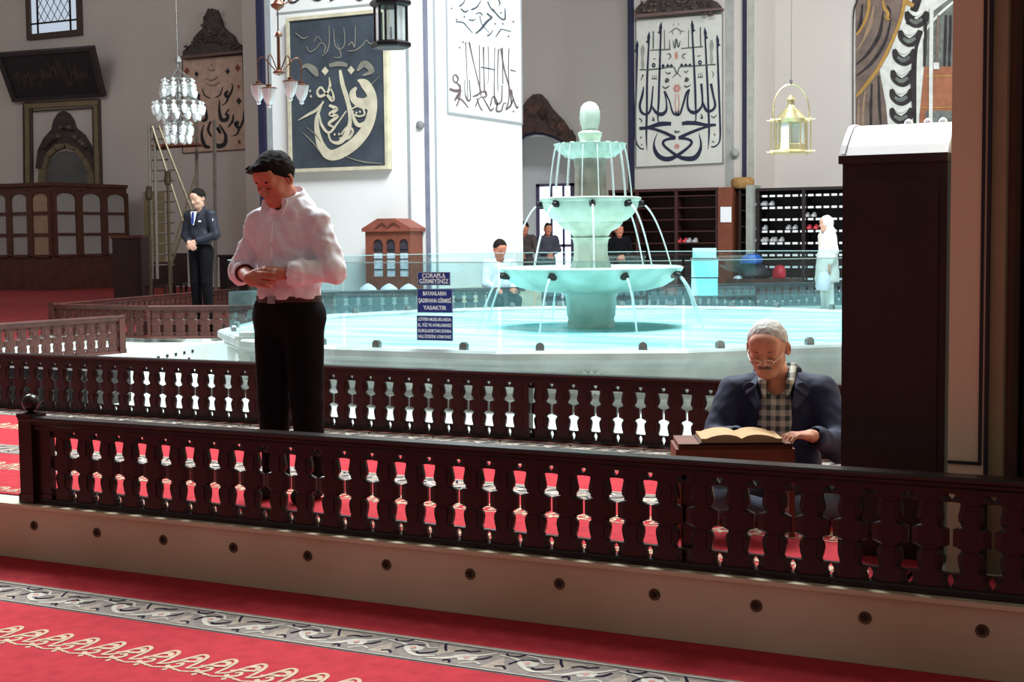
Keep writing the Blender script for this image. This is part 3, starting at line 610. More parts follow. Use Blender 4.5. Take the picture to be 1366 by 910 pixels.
stroke(B, k4([(400, 230, 5), (396, 320, 6), (405, 385, 4)]), g, 3); stroke(B, k4([(422, 230, 5), (430, 320, 6), (418, 385, 4)]), g, 3); stroke(B, k5([(517, 570, 12), (517, 620, 34), (517, 655, 12)]), g, 3)
B.build('calligraphy', [NAVYP, mat('ink_grey', (84, 86, 84), .8), mat('pale_ink', (150, 150, 142), .8), PINK], t)
def crest(label, pts, Y, m, bumps, bar, parent_loc, dep=.14):
    t = thing('carved_crest', label, 'ornament', parent_loc)
    mb = MB(); mb.prism([onY(x, y, Y) for x, y in pts], (0, dep, 0))
    rr = random.Random(3)
    for (x, y, r) in bumps:
        for _ in range(3):
            x_, y_ = x+rr.uniform(-r*.7, r*.7), y+rr.uniform(-r*.6, r*.6); q = rr.uniform(-1.2, 1.2); k_ = r*.8
            P3 = [onY(x_-k_*sin(q)*u-k_*.35*cos(u*2.5), y_-k_*cos(q)*u, Y-.02) for u in (-.9, -.5, 0, .5, .9)]; w_ = r/1900*Y*.3
            mb.tube(P3, [w_*.4, w_, w_*1.2, w_*.9, w_*.3], 5, rr.choice([0, 0, 1]))
    mb.build('carving', m, t, smooth=True)
    bb = MB(); bb.prism([onY(x, y, Y-.05) for x, y in bar], (0, dep+.05, 0)); bb.build('ledge', mat('ledge_brown', (104, 82, 78), .6), t)
    return t
CARV = [mat('carved_brown2', (62, 52, 50), .6, var=.35, scale=10), mat('carved_tan', (98, 80, 70), .6, var=.3, scale=10)]
pts = [(853, 23), (846, 21), (848, 12), (853, 6), (860, 3), (866, -2), (872, -30), (905, -60), (940, -30), (946, -2), (955, 2), (960, 8), (957, 13), (961, 14)]
crest('carved wooden crest above the bold calligraphy panel behind the fountain', pts, QY-.16, CARV, [(850+8.2*i, 14-3*sin(i*.9)-abs(i-6)*-.4, 4.5) for i in range(13)]+[(858+9*i, 4, 4.5) for i in range(11)]+[(866+10*i, -8, 6) for i in range(8)],
      [(847, 23.5), (962, 13), (962, 10), (845, 19.5)], Fq(905, 20))
for (px, py, m_, lab, Y) in ((980, 205, LGREY, 'small grey wall speaker left of the navy stripe', QY), (1019, 186, DARKM, 'small dark camera bracket on the wall beside the brass lantern', YW)):
    p = onY(px, py, Y-.02); o = MB().lathe([(0, 0), (.08, .0), (.1, .05), (.06, .11), (.02, .12), (0, .12)], (0, 0, 0), 12).box((-.03, -.05, 0), (.03, .02, .16)).build('wall_speaker', m_, None, smooth=True)
    o.location = p; o.rotation_euler = (pi/2, 0, .4); tag(o, lab, 'speaker')

# painted curtain mural on the back wall, right
t = thing('curtain_mural', 'tall painted mural of gold-edged curtains and a spiral column at upper right', 'mural', onY(1205, 170, YW))
g = mapY(YW-.01); g2 = mapY(YW-.02); g3 = mapY(YW-.03)
BR = mat('mural_brown', (112, 96, 88), .9, var=.25, scale=3); GO = mat('mural_gold', (168, 128, 66), .8); DK = mat('mural_dark', (50, 44, 46), .9, var=.3); GY = mat('mural_grey', (104, 108, 104), .9, var=.3, scale=5)
WH = mat('mural_white', (206, 206, 200), .9); OR = mat('mural_orange', (150, 96, 72), .9)
z = MB(); z.prism([onY(1140, 0, YW-.01), onY(1140, 168, YW-.01), onY(1300, 168, YW-.01), onY(1300, -40, YW-.01), onY(1146, -40, YW-.01)], (0, .009, 0)); z.build('background', WH, t)
k1 = lambda L: [(1100+x/3.955, y/3.955, w_/3.955) for x, y, w_ in L]
m = MB()
m.add([g2(1100+x/3.955, y/3.955) for x, y in ((163, -40), (430, -40), (425, 40), (395, 150), (340, 280), (290, 370), (325, 560), (335, 680), (163, 680))], [tuple(range(9))], 0)
for i, s_ in enumerate([[(200, 20, 6), (190, 120, 18), (170, 170, 8)], [(260, 30, 8), (240, 130, 22), (200, 220, 12), (168, 270, 6)], [(310, 60, 6), (290, 180, 20), (230, 280, 16), (168, 340, 6)], [(350, 100, 6), (320, 220, 16), (250, 330, 18), (168, 400, 6)], [(215, 480, 8), (205, 560, 14), (200, 680, 10)], [(250, 440, 8), (245, 560, 14), (245, 680, 10)], [(285, 400, 8), (290, 560, 14), (300, 680, 8)], [(180, 520, 6), (178, 600, 10), (175, 680, 8)], [(330, 30, 8), (345, 60, 12), (340, 110, 6)]]): stroke(m, k1(s_), g3, 1 if i % 3 != 1 else 5)
for s_ in [[(235, -10, 16), (230, 60, 16), (205, 130, 14), (168, 185, 10)], [(425, -10, 20), (405, 90, 18), (355, 220, 18), (290, 350, 18), (210, 460, 18), (165, 510, 12)], [(308, -10, 10), (315, 40, 18), (335, 70, 16), (330, 95, 20), (345, 105, 6)]]: stroke(m, k1(s_), g3, 2)
stroke(m, k1([(490, -10, 50), (470, 60, 40), (440, 130, 26)]), g2, 1); stroke(m, k1([(430, 10, 30), (470, 30, 20)]), g2, 2)
for i, (x, y) in enumerate(((480, 90), (445, 190), (415, 290), (405, 400), (400, 500), (400, 600))):
    stroke(m, k1([(x-45, y-30, 22), (x-35, y+10, 40), (x+5, y+35, 46), (x+45, y+10, 46), (x+60, y-30, 24)]), g2, 1)
    stroke(m, k1([(x-30, y+12, 14), (x, y+28, 22), (x+35, y+10, 16)]), g3, 3)
    stroke(m, k1([(x-40, y-40, 8), (x, y-15, 22), (x+45, y-38, 14)]), g3, 4)
stroke(m, k1([(500, 210, 26), (480, 300, 30), (470, 450, 32), (485, 660, 30)]), g3, 1)
stroke(m, k1([(680, 10, 12), (600, 80, 12), (540, 150, 12), (510, 220, 14), (495, 320, 16), (492, 650, 14)]), g3, 4)
m.add([g2(1100+x/3.955, y/3.955) for x, y in ((520, 100), (700, -40), (700, 350), (520, 350))], [(0, 1, 2, 3)], 3)
for x in (535, 600, 640, 665): stroke(m, k1([(x, 80, 12), (x-3, 200, 16), (x-8, 350, 12)]), g3, 1 if x != 600 else 0)
m.add([g2(1100+x/3.955, y/3.955) for x, y in ((525, 350), (700, 350), (700, 680), (495, 680))], [(0, 1, 2, 3)], 6)
m.add([g3(1100+x/3.955, y/3.955) for x, y in ((535, 585), (700, 585), (700, 680), (530, 680))], [(0, 1, 2, 3)], 3)
stroke(m, k1([(530, 400, 6), (700, 400, 6)]), g3, 2); stroke(m, k1([(510, 570, 6), (700, 565, 6)]), g3, 2)
stroke(m, k1([(565, 40, 20), (562, 300, 20), (560, 660, 20)]), mapY(YW-.04), 4); stroke(m, k1([(590, 330, 30), (590, 365, 30)]), mapY(YW-.045), 4, False)
stroke(m, k1([(150, 700, 6), (150, 200, 6), (155, 60, 8), (175, 0, 8)]), g3, 1)
m.build('painting', [BR, DK, GO, GY, WH, mat('mural_tan', (146, 120, 100), .9), OR], t)

# near right pier, in shade
NPY = 5.5; nx0 = yface(1268, NPY); nx1 = yface(1318, NPY)
struct(MB().box((nx0, NPY, -.1), (nx1, NPY+3.1, 9)).build('wall_near_pier', PLASP))
x2 = yface(1341, NPY+.02); x3 = yface(1353, NPY+.08)
struct(MB().box((nx1, NPY+.02, -.1), (x2, NPY+3.1, 9)).build('trim_10', OLIVE)); struct(MB().box((x2, NPY+.08, -.1), (x3, NPY+3.1, 9)).build('trim_11', mat('brown_paint', (92, 62, 48), .8)))
lp = MB(); xe = yface(1309, NPY); zz0 = onY(1300, 616, NPY).z
lp.box((xe, NPY-.008, zz0), (xe+.012, NPY, 9)).box((nx0, NPY-.008, zz0-.012), (xe+.012, NPY, zz0)); struct(lp.build('trim_12', BLACK))
struct(MB().box((nx1-.004, NPY-.008, -.1), (nx1+.008, NPY+.03, 9)).build('trim_13', BLACK))
tag(MB().box((x3+.02, NPY+.24, 0), (x3+1.5, NPY+.9, 3.2)).box((x3+.02, NPY+.22, 2.95), (x3+1.5, NPY+.24, 3.2)).build('cupboard', mat('black_brown_wood', (18, 12, 12), .5)), 'tall nearly black wooden cupboard at the right edge', 'cupboard')
# ------------------------------------------------------------------ basin and fountain
N = 16; RB = 3.5; ZB = .45
cdir = atan2(-FC.y, -FC.x)
def ring(r, k, z): a = cdir + 2*pi*(k+.5)/N; return Vector((FC.x+r*cos(a), FC.y+r*sin(a), z))
bas = thing('fountain_basin', 'large many-sided marble pool basin full of turquoise water', 'basin', FC)
prof = [(RB+.06, 0), (RB+.06, .09), (RB, .13), (RB, .30), (RB+.03, .325), (RB+.03, .345), (RB+.09, .385), (RB+.09, .432), (RB+.07, ZB), (RB-.13, ZB), (RB-.15, ZB-.02), (RB-.15, .1)]
mb = MB(); n = len(prof); vs = []
for k in range(N):
    for r, z in prof: vs.append(ring(r, k, z))
mb.add(vs, [(k*n+i, ((k+1) % N)*n+i, ((k+1) % N)*n+i+1, k*n+i+1) for k in range(N) for i in range(n-1)])
mb.build('rim', MARBB, bas)
for k in range(N):
    a = cdir+2*pi*(k+.5)/N; c = ring(RB+.02, k, 0)
    # carved star on the panel centre
    c = (ring(RB, k, .2)+ring(RB, k+1, .2))/2; a2 = cdir+2*pi*(k+1)/N; nx = Vector((cos(a2), sin(a2), 0)); tx = Vector((-sin(a2), cos(a2), 0))
    star = []
    for i in range(32): q = pi*i/16; r = .17 if i % 2 == 0 else .10; star.append(c+tx*(r*cos(q))+Vector((0, 0, .115*r/.17*sin(q)))+nx*.0)
    MB().prism(star, nx*.012).build('star_carving', MARBW, bas)
w = MB(); w.add([ring(RB-.14, k, .405) for k in range(N)], [tuple(range(N))]); w.build('water', WATER, bas)
w = MB(); w.add([ring(RB-.14, k, .1) for k in range(N)], [tuple(range(N))]); w.build('basin_floor', TEAL, bas)
# marble corner block at the left of the basin
pc = atD(344, 448, 12.3); o = MB().box((-.14, -.14, 0), (.14, .14, .5)).box((-.17, -.17, .44), (.17, .17, .47)).box((-.16, -.16, 0), (.16, .16, .07)).build('corner_block', MARBW, bas, local=True)
o.location = (pc.x-FC.x, pc.y-FC.y, 0); o.rotation_euler = (0, 0, .5)
# glass barrier
GR = RB-.02; ZG = 1.10
gl = thing('glass_barrier', 'clear glass barrier with metal clamps around the pool rim', 'glass barrier', FC)
for k in range(N):
    a, b = ring(GR, k, 0), ring(GR, k+1, 0); d_ = (b-a).normalized(); a = a+d_*.012; b = b-d_*.012
    nrm = Vector((-d_.y, d_.x, 0))*.005
    m_ = MB(); m_.prism([a+Vector((0, 0, ZB)), b+Vector((0, 0, ZB)), b+Vector((0, 0, ZG)), a+Vector((0, 0, ZG))], nrm, 0)
    m_.prism([a+Vector((0, 0, ZG)), b+Vector((0, 0, ZG)), b+Vector((0, 0, ZG+.008)), a+Vector((0, 0, ZG+.008))], nrm*1.3, 1)
    m_.build('glass_panel', [GLASSC, GLASSE], gl)
for k in range(N):
    for f in (.22, .78):
        c = ring(GR, k, 0).lerp(ring(GR, k+1, 0), f); a2 = cdir+2*pi*(k+1)/N
        cm = MB(); pts = [(-.032, 0)] + [(.032*-cos(q), .028+.03*sin(q)) for q in [pi*i/8 for i in range(9)]] + [(.032, 0)]
        X_ = Vector((-sin(a2), cos(a2), 0)); Y_ = Vector((cos(a2), sin(a2), 0))
        cm.prism([c+X_*u+Vector((0, 0, ZB+v))-Y_*.02 for u, v in pts], Y_*.04); cm.build('clamp', STEEL, gl)

FT = thing('fountain', 'tall three-tiered green-white marble fountain in the middle of the pool', 'fountain', FC)
ft = lambda prof, nm, m=MARBT, seg=40, rf=None, ph=0: MB().lathe(prof, FC, seg, 0, rf, ph).build(nm, m, FT, smooth=True)
ft([(.235, .12), (.235, .40), (.23, .47), (.225, .475), (.225, .50), (.236, .52), (.25, .70), (.27, .73), (.28, .75), (.30, .755)], 'pedestal', MARBT, 8, None, .5)
ft([(.28, .745), (.55, .765), (.70, .80), (.80, .86), (.87, .94), (.885, .955), (.90, .985), (.875, 1.0), (.84, .985), (.78, .93), (.5, .86), (.1, .84)], 'lower_bowl')
ft([(.20, .93), (.20, 1.0), (.175, 1.06), (.165, 1.12), (.165, 1.21), (.175, 1.26), (.20, 1.28)], 'middle_column', MARBT, 8, None, .5)
ft([(.15, 1.27), (.18, 1.30), (.20, 1.335), (.27, 1.37), (.31, 1.41), (.315, 1.43), (.36, 1.45), (.41, 1.49), (.45, 1.545), (.468, 1.60), (.47, 1.625), (.49, 1.635), (.495, 1.66), (.47, 1.668), (.44, 1.65), (.38, 1.60), (.1, 1.56)], 'middle_bowl')
ft([(.19, 1.56), (.17, 1.62), (.155, 1.70), (.15, 1.95), (.16, 2.02), (.2, 2.06)], 'upper_column', mat('weathered_marble', (120, 112, 104), .6, col2=(150, 146, 136), scale=6), 8, None, .5)
pet = lambda a, z: 1+.10*abs(cos(a*8))**.6*max(0, min(1, (z-2.04)/.1))
ft([(.10, 2.02), (.2, 2.05), (.27, 2.09), (.30, 2.13), (.315, 2.17), (.325, 2.185), (.30, 2.18), (.27, 2.14), (.2, 2.10), (.05, 2.09)], 'lotus_bowl', MARBT, 96, pet)
lb_ = FT.children[-1]
for k in range(16):
    a = cdir+2*pi*(k+.5)/16; T_ = Matrix.Translation(FC+Vector((.272*cos(a), .272*sin(a), 2.125))) @ Matrix.Rotation(a, 4, 'Z') @ Matrix.Rotation(.55, 4, 'Y')
    mb = MB(); mb.lathe([(.0, -.085), (.03, -.07), (.056, -.02), (.062, .02), (.05, .055), (.025, .075), (0, .08)], (0, 0, 0), 12); mb.v = [T_ @ Vector((v.x*.45, v.y, v.z)) for v in mb.v]; mb.build('petal', MARBT, lb_, smooth=True)
ft([(.10, 2.08), (.115, 2.13), (.12, 2.18), (.10, 2.22), (.115, 2.27), (.12, 2.29), (.09, 2.305), (.07, 2.32)], 'finial_base', MARBT, 24)
pine = lambda a, z: 1+.06*cos(a*8+z*60)
ft([(.06, 2.31), (.075, 2.33), (.09, 2.38), (.098, 2.43), (.096, 2.49), (.082, 2.54), (.055, 2.575), (.02, 2.59), (0, 2.592)], 'pineapple_finial', MARBT, 48, pine)
def spout(r, a, z, s=1.0, nm='spout'):
    c = Vector((FC.x+r*cos(a), FC.y+r*sin(a), z)); d_ = Vector((cos(a), sin(a), 0))
    MB().tube([c-d_*.03, c+d_*.01, c+d_*.05*s+Vector((0, 0, -.005))], [.035*s, .032*s, .02*s], 10).tube([c+Vector((0, 0, .02))+d_*.01, c+d_*.05*s+Vector((0, 0, .03))], [.014*s, .008*s], 6).build(nm, DARKM, FT, smooth=True)
def jet(r0, a, z0, r1, z1, w, mid=None):
    P = []
    for i in range(15):
        t_ = i/14; r = r0+(r1-r0)*t_ if mid is None else r0+(r1-r0)*t_; z = z0+(z1-z0)*(.35*t_+.65*t_*t_) if mid is None else z0+(z1-z0)*t_**2
        P.append((FC.x+r*cos(a), FC.y+r*sin(a), z))
    MB().tube(P, [w*(1.0-.25*i/14) for i in range(15)], 6).build('water_jet', JET, FT, smooth=True)
for k in range(8):
    a = cdir+2*pi*k/8+.04
    spout(.47, a, 1.60); jet(.53, a, 1.585, .78, 1.00, .010)
for k in range(8):
    a = cdir+2*pi*k/8-.42
    spout(.87, a, .92, 1.1); jet(.93, a, .90, 1.15, .41, .012)
for k in range(16):
    a = cdir+2*pi*(k+.5)/16
    jet(.335, a, 2.165, .41, 1.66, .0065)
# signs hanging on the front glass
def sign(name, label, px0, py0, px1, py1, dist, fac, lines, sizes, bg, fg, thick=.004, grp=None):
    pass
sgd = 10.42
def textmesh(s, size, loc, M3, m, parent, name='lettering', xs=1.0):
    cu = bpy.data.curves.new('t', 'FONT'); cu.body = s; cu.size = size; cu.align_x = 'CENTER'; cu.align_y = 'CENTER'; cu.extrude = .001; cu.offset = size*.018
    tmp = bpy.data.objects.new('t', cu); COL.objects.link(tmp); bpy.context.view_layer.update()
    dg = bpy.context.evaluated_depsgraph_get(); me = bpy.data.meshes.new_from_object(tmp.evaluated_get(dg))
    bpy.data.objects.remove(tmp); T_ = M3.to_4x4(); T_.translation = loc
    I = wm(parent).inverted() if parent else Matrix(); me.transform(I @ T_ @ Matrix.Diagonal((xs, 1, 1, 1))); me.materials.clear(); me.materials.append(m)
    o = bpy.data.objects.new(name, me); COL.objects.link(o); o.parent = parent; return o
# the glass panel facing the camera near px 580
best = None
for k in range(N):
    a, b = ring(GR, k, .8), ring(GR, k+1, .8); pa_ = None
    c = (a+b)/2
    if (c-FC).dot(Vector((0, 0, 0))-FC) > 0:
        d_ = b-a; n_ = Vector((d_.y, -d_.x, 0)).normalized()
        if n_.dot(c-FC) < 0: n_ = -n_
        # intersect ray through px 580 with the panel's plane
        rr_ = ray(580, 400); t_ = n_.dot(a)/n_.dot(rr_); p = Vector((rr_.x*t_, rr_.y*t_, 0))
        u = (p-Vector((a.x, a.y, 0))).dot(d_.normalized())/d_.length
        if 0 <= u <= 1: best = (a, d_.normalized(), n_)
a0, dd0, n0 = best
if dd0.dot(R0) < 0: dd0 = -dd0
M3 = Matrix((dd0, Vector((0, 0, 1)), n0)).transposed()
def onG(px, py): r_ = ray(px, py); q = a0.copy(); q.z = 0; t_ = (n0.dot(q)+.02)/n0.dot(r_); return Vector((r_.x*t_, r_.y*t_, CZ+r_.z*t_))
for lab, (x0, y0, x1, y1), lines, sz in (
    ('small blue sign, top of the three stuck on the glass beside the pool', (557.5, 363, 600.5, 380.5), ['ÇORAPLA', 'GİRMEYİNİZ'], .046),
    ('blue sign in the middle of the three on the pool glass', (557, 385.5, 603.5, 417), ['BAYANLARIN', 'ŞADIRVANA GİRMESİ', 'YASAKTIR'], .043),
    ('blue sign with four lines of text, lowest of the three on the pool glass', (556.5, 421.5, 604, 454), ['LÜTFEN MUSLUKLARDA', 'EL, YÜZ VE AYAKLARINIZI', 'KURULADIKTAN SONRA', 'HALI ÜZERİNE ATMAYINIZ'], .034)):
    A_, B_ = onG(x0, y1), onG(x1, y0); c = (A_+B_)/2; W_ = abs((B_-A_).dot(dd0)); H_ = B_.z-A_.z
    t = thing('sign', lab, 'sign', (c.x, c.y, A_.z), 0)
    mb = MB(); TT = M3.to_4x4(); TT.translation = c
    mb.box((-W_/2, -H_/2, -.002), (W_/2, H_/2, .003), 0, TT); mb.build('plate', BLUE, t)
    fb = MB()
    for q in ((-W_/2, -H_/2, W_/2, -H_/2+.004), (-W_/2, H_/2-.004, W_/2, H_/2), (-W_/2, -H_/2, -W_/2+.004, H_/2), (W_/2-.004, -H_/2, W_/2, H_/2)): fb.box((q[0], q[1], .003), (q[2], q[3], .004), 0, TT)
    fb.build('edge', GREYP, t)
    for i, s in enumerate(lines):
        y = H_/2-H_*(i+.5+.18)/(len(lines)+.36); o = textmesh(s, sz, c+Vector((0, 0, y))+n0*.0045, M3, SIGNW, t)
        xs_ = [v.co.x for v in o.data.vertices]; I = wm(t).inverted()
        co = [(wm(t) @ v.co-c).dot(dd0) for v in o.data.vertices]; wd = max(co)-min(co); tgt = W_*(.66, .92)[i % 2 if len(lines) < 4 else 1] if len(lines) > 2 else W_*(.72, .9)[i]
        k_ = tgt/wd
        for v in o.data.vertices:
            p = wm(t) @ v.co; u = (p-c).dot(dd0); p = p+dd0*(u*k_-u); v.co = I @ p
# cyan sheet on the rear glass
pS = atD(940, 365, 17.0); t = thing('notice_board', 'pale cyan blank notice sheets hanging on the rear pool glass', 'notice', (pS.x, pS.y, .5), yaw)
def fc(px, py, D): return atD(px, py, D)
D_ = 17.0
for nm, (x0, y0, x1, y1) in (('sheet', (924, 331, 955.5, 344)), ('sheet', (922.5, 346, 958, 370)), ('sheet', (922.5, 371.5, 957.5, 394.5))):
    MB().prism([fc(x0, y0, D_), fc(x1, y0, D_), fc(x1, y1, D_), fc(x0, y1, D_)], F0*.01).build(nm, CYANP, t)
mb = MB(); mb.prism([fc(921.5, 344, D_-.005), fc(959, 344, D_-.005), fc(959, 346, D_-.005), fc(921.5, 346, D_-.005)], F0*.03)
for x in (927, 951): mb.prism([fc(x, 394, D_), fc(x+5, 394, D_), fc(x+5, 402, D_), fc(x, 402, D_)], F0*.02)
mb.build('bracket', STEEL, t)
# low ablution taps standing on the far rim
# ------------------------------------------------------------------ cabinet on the pier bench
CYY = 18.6; F_ = mapY(CYY)
t = thing('small_cabinet', 'reddish wooden cabinet with three arched glass windows against the white pillar', 'cabinet', F_(510, 387))
L_, R_ = F_(487, 300).x, F_(546.5, 300).x; zb, ze, zp = F_(510, 388).z, F_(510, 309).z, F_(517, 291.5).z
CW = mat('reddish_cabinet_wood', (128, 70, 56), .5, var=.15); CW2 = mat('red_cabinet_front', (120, 66, 50), .5, var=.15)
wins = [(497, 510), (514.5, 526.5), (532, 544)]
mb = MB(); xs = [L_]+[F_(x, 300).x for w_ in wins for x in w_]+[R_]; zw0, zw1 = F_(510, 369).z, F_(510, 319).z
mb.box((L_, CYY+.04, zb), (R_, 18.98, ze))
for i in range(0, 8, 2): mb.box((xs[i], CYY, zb), (xs[i+1], CYY+.04, ze))
for i in range(3):
    xa, xb = xs[2*i+1], xs[2*i+2]; r = (xb-xa)/2; c = (xa+xb)/2
    mb.box((xa, CYY, zb), (xb, CYY+.04, zw0))
    arcp = [(c-r*cos(q), CYY, zw1-r+r*sin(q)) for q in [pi*j/10 for j in range(11)]]
    mb.prism(arcp[:6]+[(c, CYY, ze), (xa, CYY, ze)], (0, .04, 0)); mb.prism(arcp[5:]+[(xb, CYY, ze), (c, CYY, ze)], (0, .04, 0))
mb.build('body', CW2, t)
mb = MB(); mb.prism([(L_-.04, CYY-.04, ze), (R_+.04, CYY-.04, ze), (R_+.04, CYY-.04, ze+.05), (F_(528, 300).x, CYY-.04, zp), (F_(505, 300).x, CYY-.04, zp), (L_-.04, CYY-.04, ze+.05)], (0, .6, 0)); mb.build('gabled_top', CW, t)
mb = MB(); stroke(mb, [(500, 305, .8), (509, 299, 2.4), (517, 303, 1.6), (525, 298, 2.4), (534, 304, .8)], mapY(CYY-.05)); mb.build('carving', WOODR, t)
for (a, b) in wins:
    A_, B_ = F_(a, 300).x, F_(b, 300).x; mb = MB()
    mb.box((A_, CYY+.025, zw0), (B_, CYY+.039, zw0+(zw1-zw0)*.62), 0); mb.box((A_, CYY+.03, zw0+(zw1-zw0)*.62), (B_, CYY+.039, zw1), 1)
    for q in range(3): mb.box((A_, CYY+.015, zw0+.16*q+.1), (B_, CYY+.03, zw0+.16*q+.115), 1)
    mb.build('window', [mat('folded_white', (196, 204, 214), .7, var=.15, scale=12), mat('dark_pane', (60, 56, 66), .3)], t)
for i, px in enumerate((491, 519, 545)):
    p = onY(px, 385, PY-.62); p.z = .48; mb = MB()
    mb.lathe([(0, 0), (.16, 0), (.17, .02), (.14, .07), (.06, .12), (0, .14)], (0, 0, 0), 14, 0, lambda a, z: 1-.45*abs(sin(a)))
    o = mb.build('folded_cloth', WHITEC, None, smooth=True); o.location = p; tag(o, ('leftmost', 'middle', 'rightmost')[i]+' of three white cloth bundles at the foot of the arched cabinet', 'cloth bundle', 'white cloth bundles by the arched cabinet')

# ------------------------------------------------------------------ shoe shelves
def shelf(label, x0, x1, Y, ztop, rows, cols, tags, m=WOODD, dep=.45, upr=()):
    t = thing('shoe_shelf', label, 'shelf', ((x0+x1)/2, Y, 0)); mb = MB()
    mb.box((x0, Y+dep-.03, 0), (x1, Y+dep, ztop)).box((x0, Y, 0), (x0+.06, Y+dep, ztop)).box((x1-.06, Y, 0), (x1, Y+dep, ztop)).box((x0, Y-.02, ztop-.06), (x1, Y+dep, ztop)); mb.build('body', m, t)
    for k in range(rows):
        z = .12+(ztop-.3)*k/(rows-1) if rows > 1 else .2
        MB().box((x0+.06, Y+.01, z), (x1-.06, Y+dep-.03, z+.025)).build('shelf_board', m, t)
        if tags:
            for c in range(cols):
                x = x0+.18+(x1-x0-.36)*c/(cols-1); MB().box((x-.055, Y-.004, z-.01), (x+.055, Y+.009, z+.035)).build('number_tag', SIGNW, t)
    for x in upr: MB().box((x-.035, Y-.01, 0), (x+.035, Y+dep, ztop)).build('divider', m, t)
    return t
SY = 29.0
zt_ = onY(915, 251, SY).z
shelf('dark empty shoe shelf behind the fountain, left of the orange-brown post', yface(812, SY), yface(958, SY), SY, zt_, 9, 2, False, mat('brown_shelf', (62, 32, 28), .5), .45, (yface(902, SY), yface(850, SY)))
shelf('narrow dark shoe shelf right of the post with the white paper', yface(983, SY), yface(998, SY), SY+.1, zt_, 7, 2, False, WOODD, .4)
xa_, xb_ = yface(1009, SY), yface(1135, SY); zt2 = onY(1060, 250, SY).z
shelf('wide shoe shelf with rows of white number tags behind the woman', xa_, xb_, SY, zt2, 9, 11, True, mat('black_shelf', (36, 24, 26), .5), .45, (yface(1072, SY),))
o = MB().box((yface(960, SY), SY-.1, 0), (yface(979, SY), SY+.4, onY(970, 250, SY).z)).build('post_board', mat('orange_brown', (118, 62, 44), .5)); tag(o, 'orange-brown wooden post with a white paper between the shoe shelves', 'post')
o2 = MB().prism([onY(x, y, SY-.12) for x, y in ((961, 276), (975.5, 276), (975.5, 296.5), (961, 296.5))], (0, .012, 0)).build('paper_sheet', SIGNW); tag(o2, 'white paper pinned on the orange-brown post', 'paper')
struct(MB().box((yface(998, SY), SY-.15, 0), (yface(1007, SY), SY+.4, onY(970, 248, SY).z)).build('trim_14', LGREY))
mb = MB(); bp = onY(984, 251, SY-.1); mb.lathe([(.0, 0), (.20, 0), (.23, .03), (.25, .14), (.24, .19), (.18, .23), (0, .24)], bp-Vector((0, -.3, 0)), 14, 0, lambda a, z: 1+.05*sin(3*a)); tag(mb.build('straw_basket', mat('straw', (158, 120, 70), .8, var=.2, scale=20), None, smooth=True), 'tan straw basket on top of the shoe shelves', 'basket')
# shoes on the shelves
def shoe_pair(px, py, Y, m, lab, s=1.0):
    p = onY(px, py, Y+.12); zs_ = [.145+(zt_-.3)*k/8 for k in range(9)]; p.z = min(zs_, key=lambda q: abs(q-p.z+.0))+.001; t = thing('pair_of_shoes', lab, 'shoes', p, group='shoes on the shelves')
    for d_ in (-.07, .07):
        mb = MB(); mb.lathe([(0, 0), (.05, 0), (.055, .03), (.045, .07), (.03, .1), (0, .1)], p+Vector((d_*s, .05, 0)), 10).lathe([(0, 0), (.045, 0), (.05, .02), (.035, .055), (0, .065)], p+Vector((d_*s, -.05, 0)), 10)
        mb.build('shoe', m, t, smooth=True)
SHG = mat('grey_shoe', (170, 170, 172), .6); SHR = mat('red_shoe', (196, 60, 70), .6)
for px, py, m_, lab in ((1014, 276, SHG, 'pale shoes on the second row at the left end of the tagged shelf'), (1025, 276, SHG, 'pale shoes on the second tagged row, next to the end pair'), (1081, 288, SHG, 'pale shoes right of the shelf divider on the third row'), (1016, 311, SHG, 'grey shoes at the left end of the fifth tagged row'),
                        (1056, 311, SHG, 'grey shoes in the middle of the fifth tagged row'), (1014, 323.5, SHG, 'white shoes at the left end of the sixth tagged row'), (1026, 323.5, SHG, 'white shoes second from left on the sixth tagged row'), (1038, 323.5, SHG, 'white shoes third from left on the sixth tagged row'),
                        (1084, 310, SHR, 'dark red shoes beside the woman on the tagged shelf'), (910, 321, SHR, 'red and white shoes on the lowest visible row of the empty shelf'), (923, 321, SHG, 'white shoes beside the red ones on the empty shelf')):
    shoe_pair(px, py, SY, m_, lab)
# bags in front of the shelves
def blob_bag(px, py, Y, w, h, m, lab, nm, cat='bag', zb=None):
    p = onY(px, py, Y); mb = MB(); rr = random.Random(px)
    mb.lathe([(0, 0), (w*.42, 0), (w*.5, h*.2), (w*.46, h*.6), (w*.3, h*.9), (w*.12, h), (0, h)], p, 14, 0, lambda a, z: 1+.12*sin(3*a+z*9+px)+.05*sin(7*a))
    o = mb.build(nm, m, None, smooth=True); return tag(o, lab, cat)
bY = 27.6
bs = MB().box((yface(968, bY), bY, 0), (yface(1060, bY), bY+.6, onY(1000, 372, bY).z)); tag(bs.build('low_bench', WOODR), 'low brown bench carrying the bags in front of the tagged shelf', 'bench')
blob_bag(1005, 371, bY+.3, .62, .30, mat('black_bag', (30, 30, 40), .5), 'black and white bag on the low bench under the blue one', 'bag')
blob_bag(1003, 352, bY+.25, .46, .2, BAGB, 'bright blue bag lying on the black bag', 'bag'); blob_bag(1040, 371, bY+.3, .28, .26, BAGR, 'small red bag on the low bench', 'bag')
blob_bag(985, 373, bY+.1, .2, .08, WHITEC, 'small white cloth at the left end of the low bench', 'cloth', 'cloth')

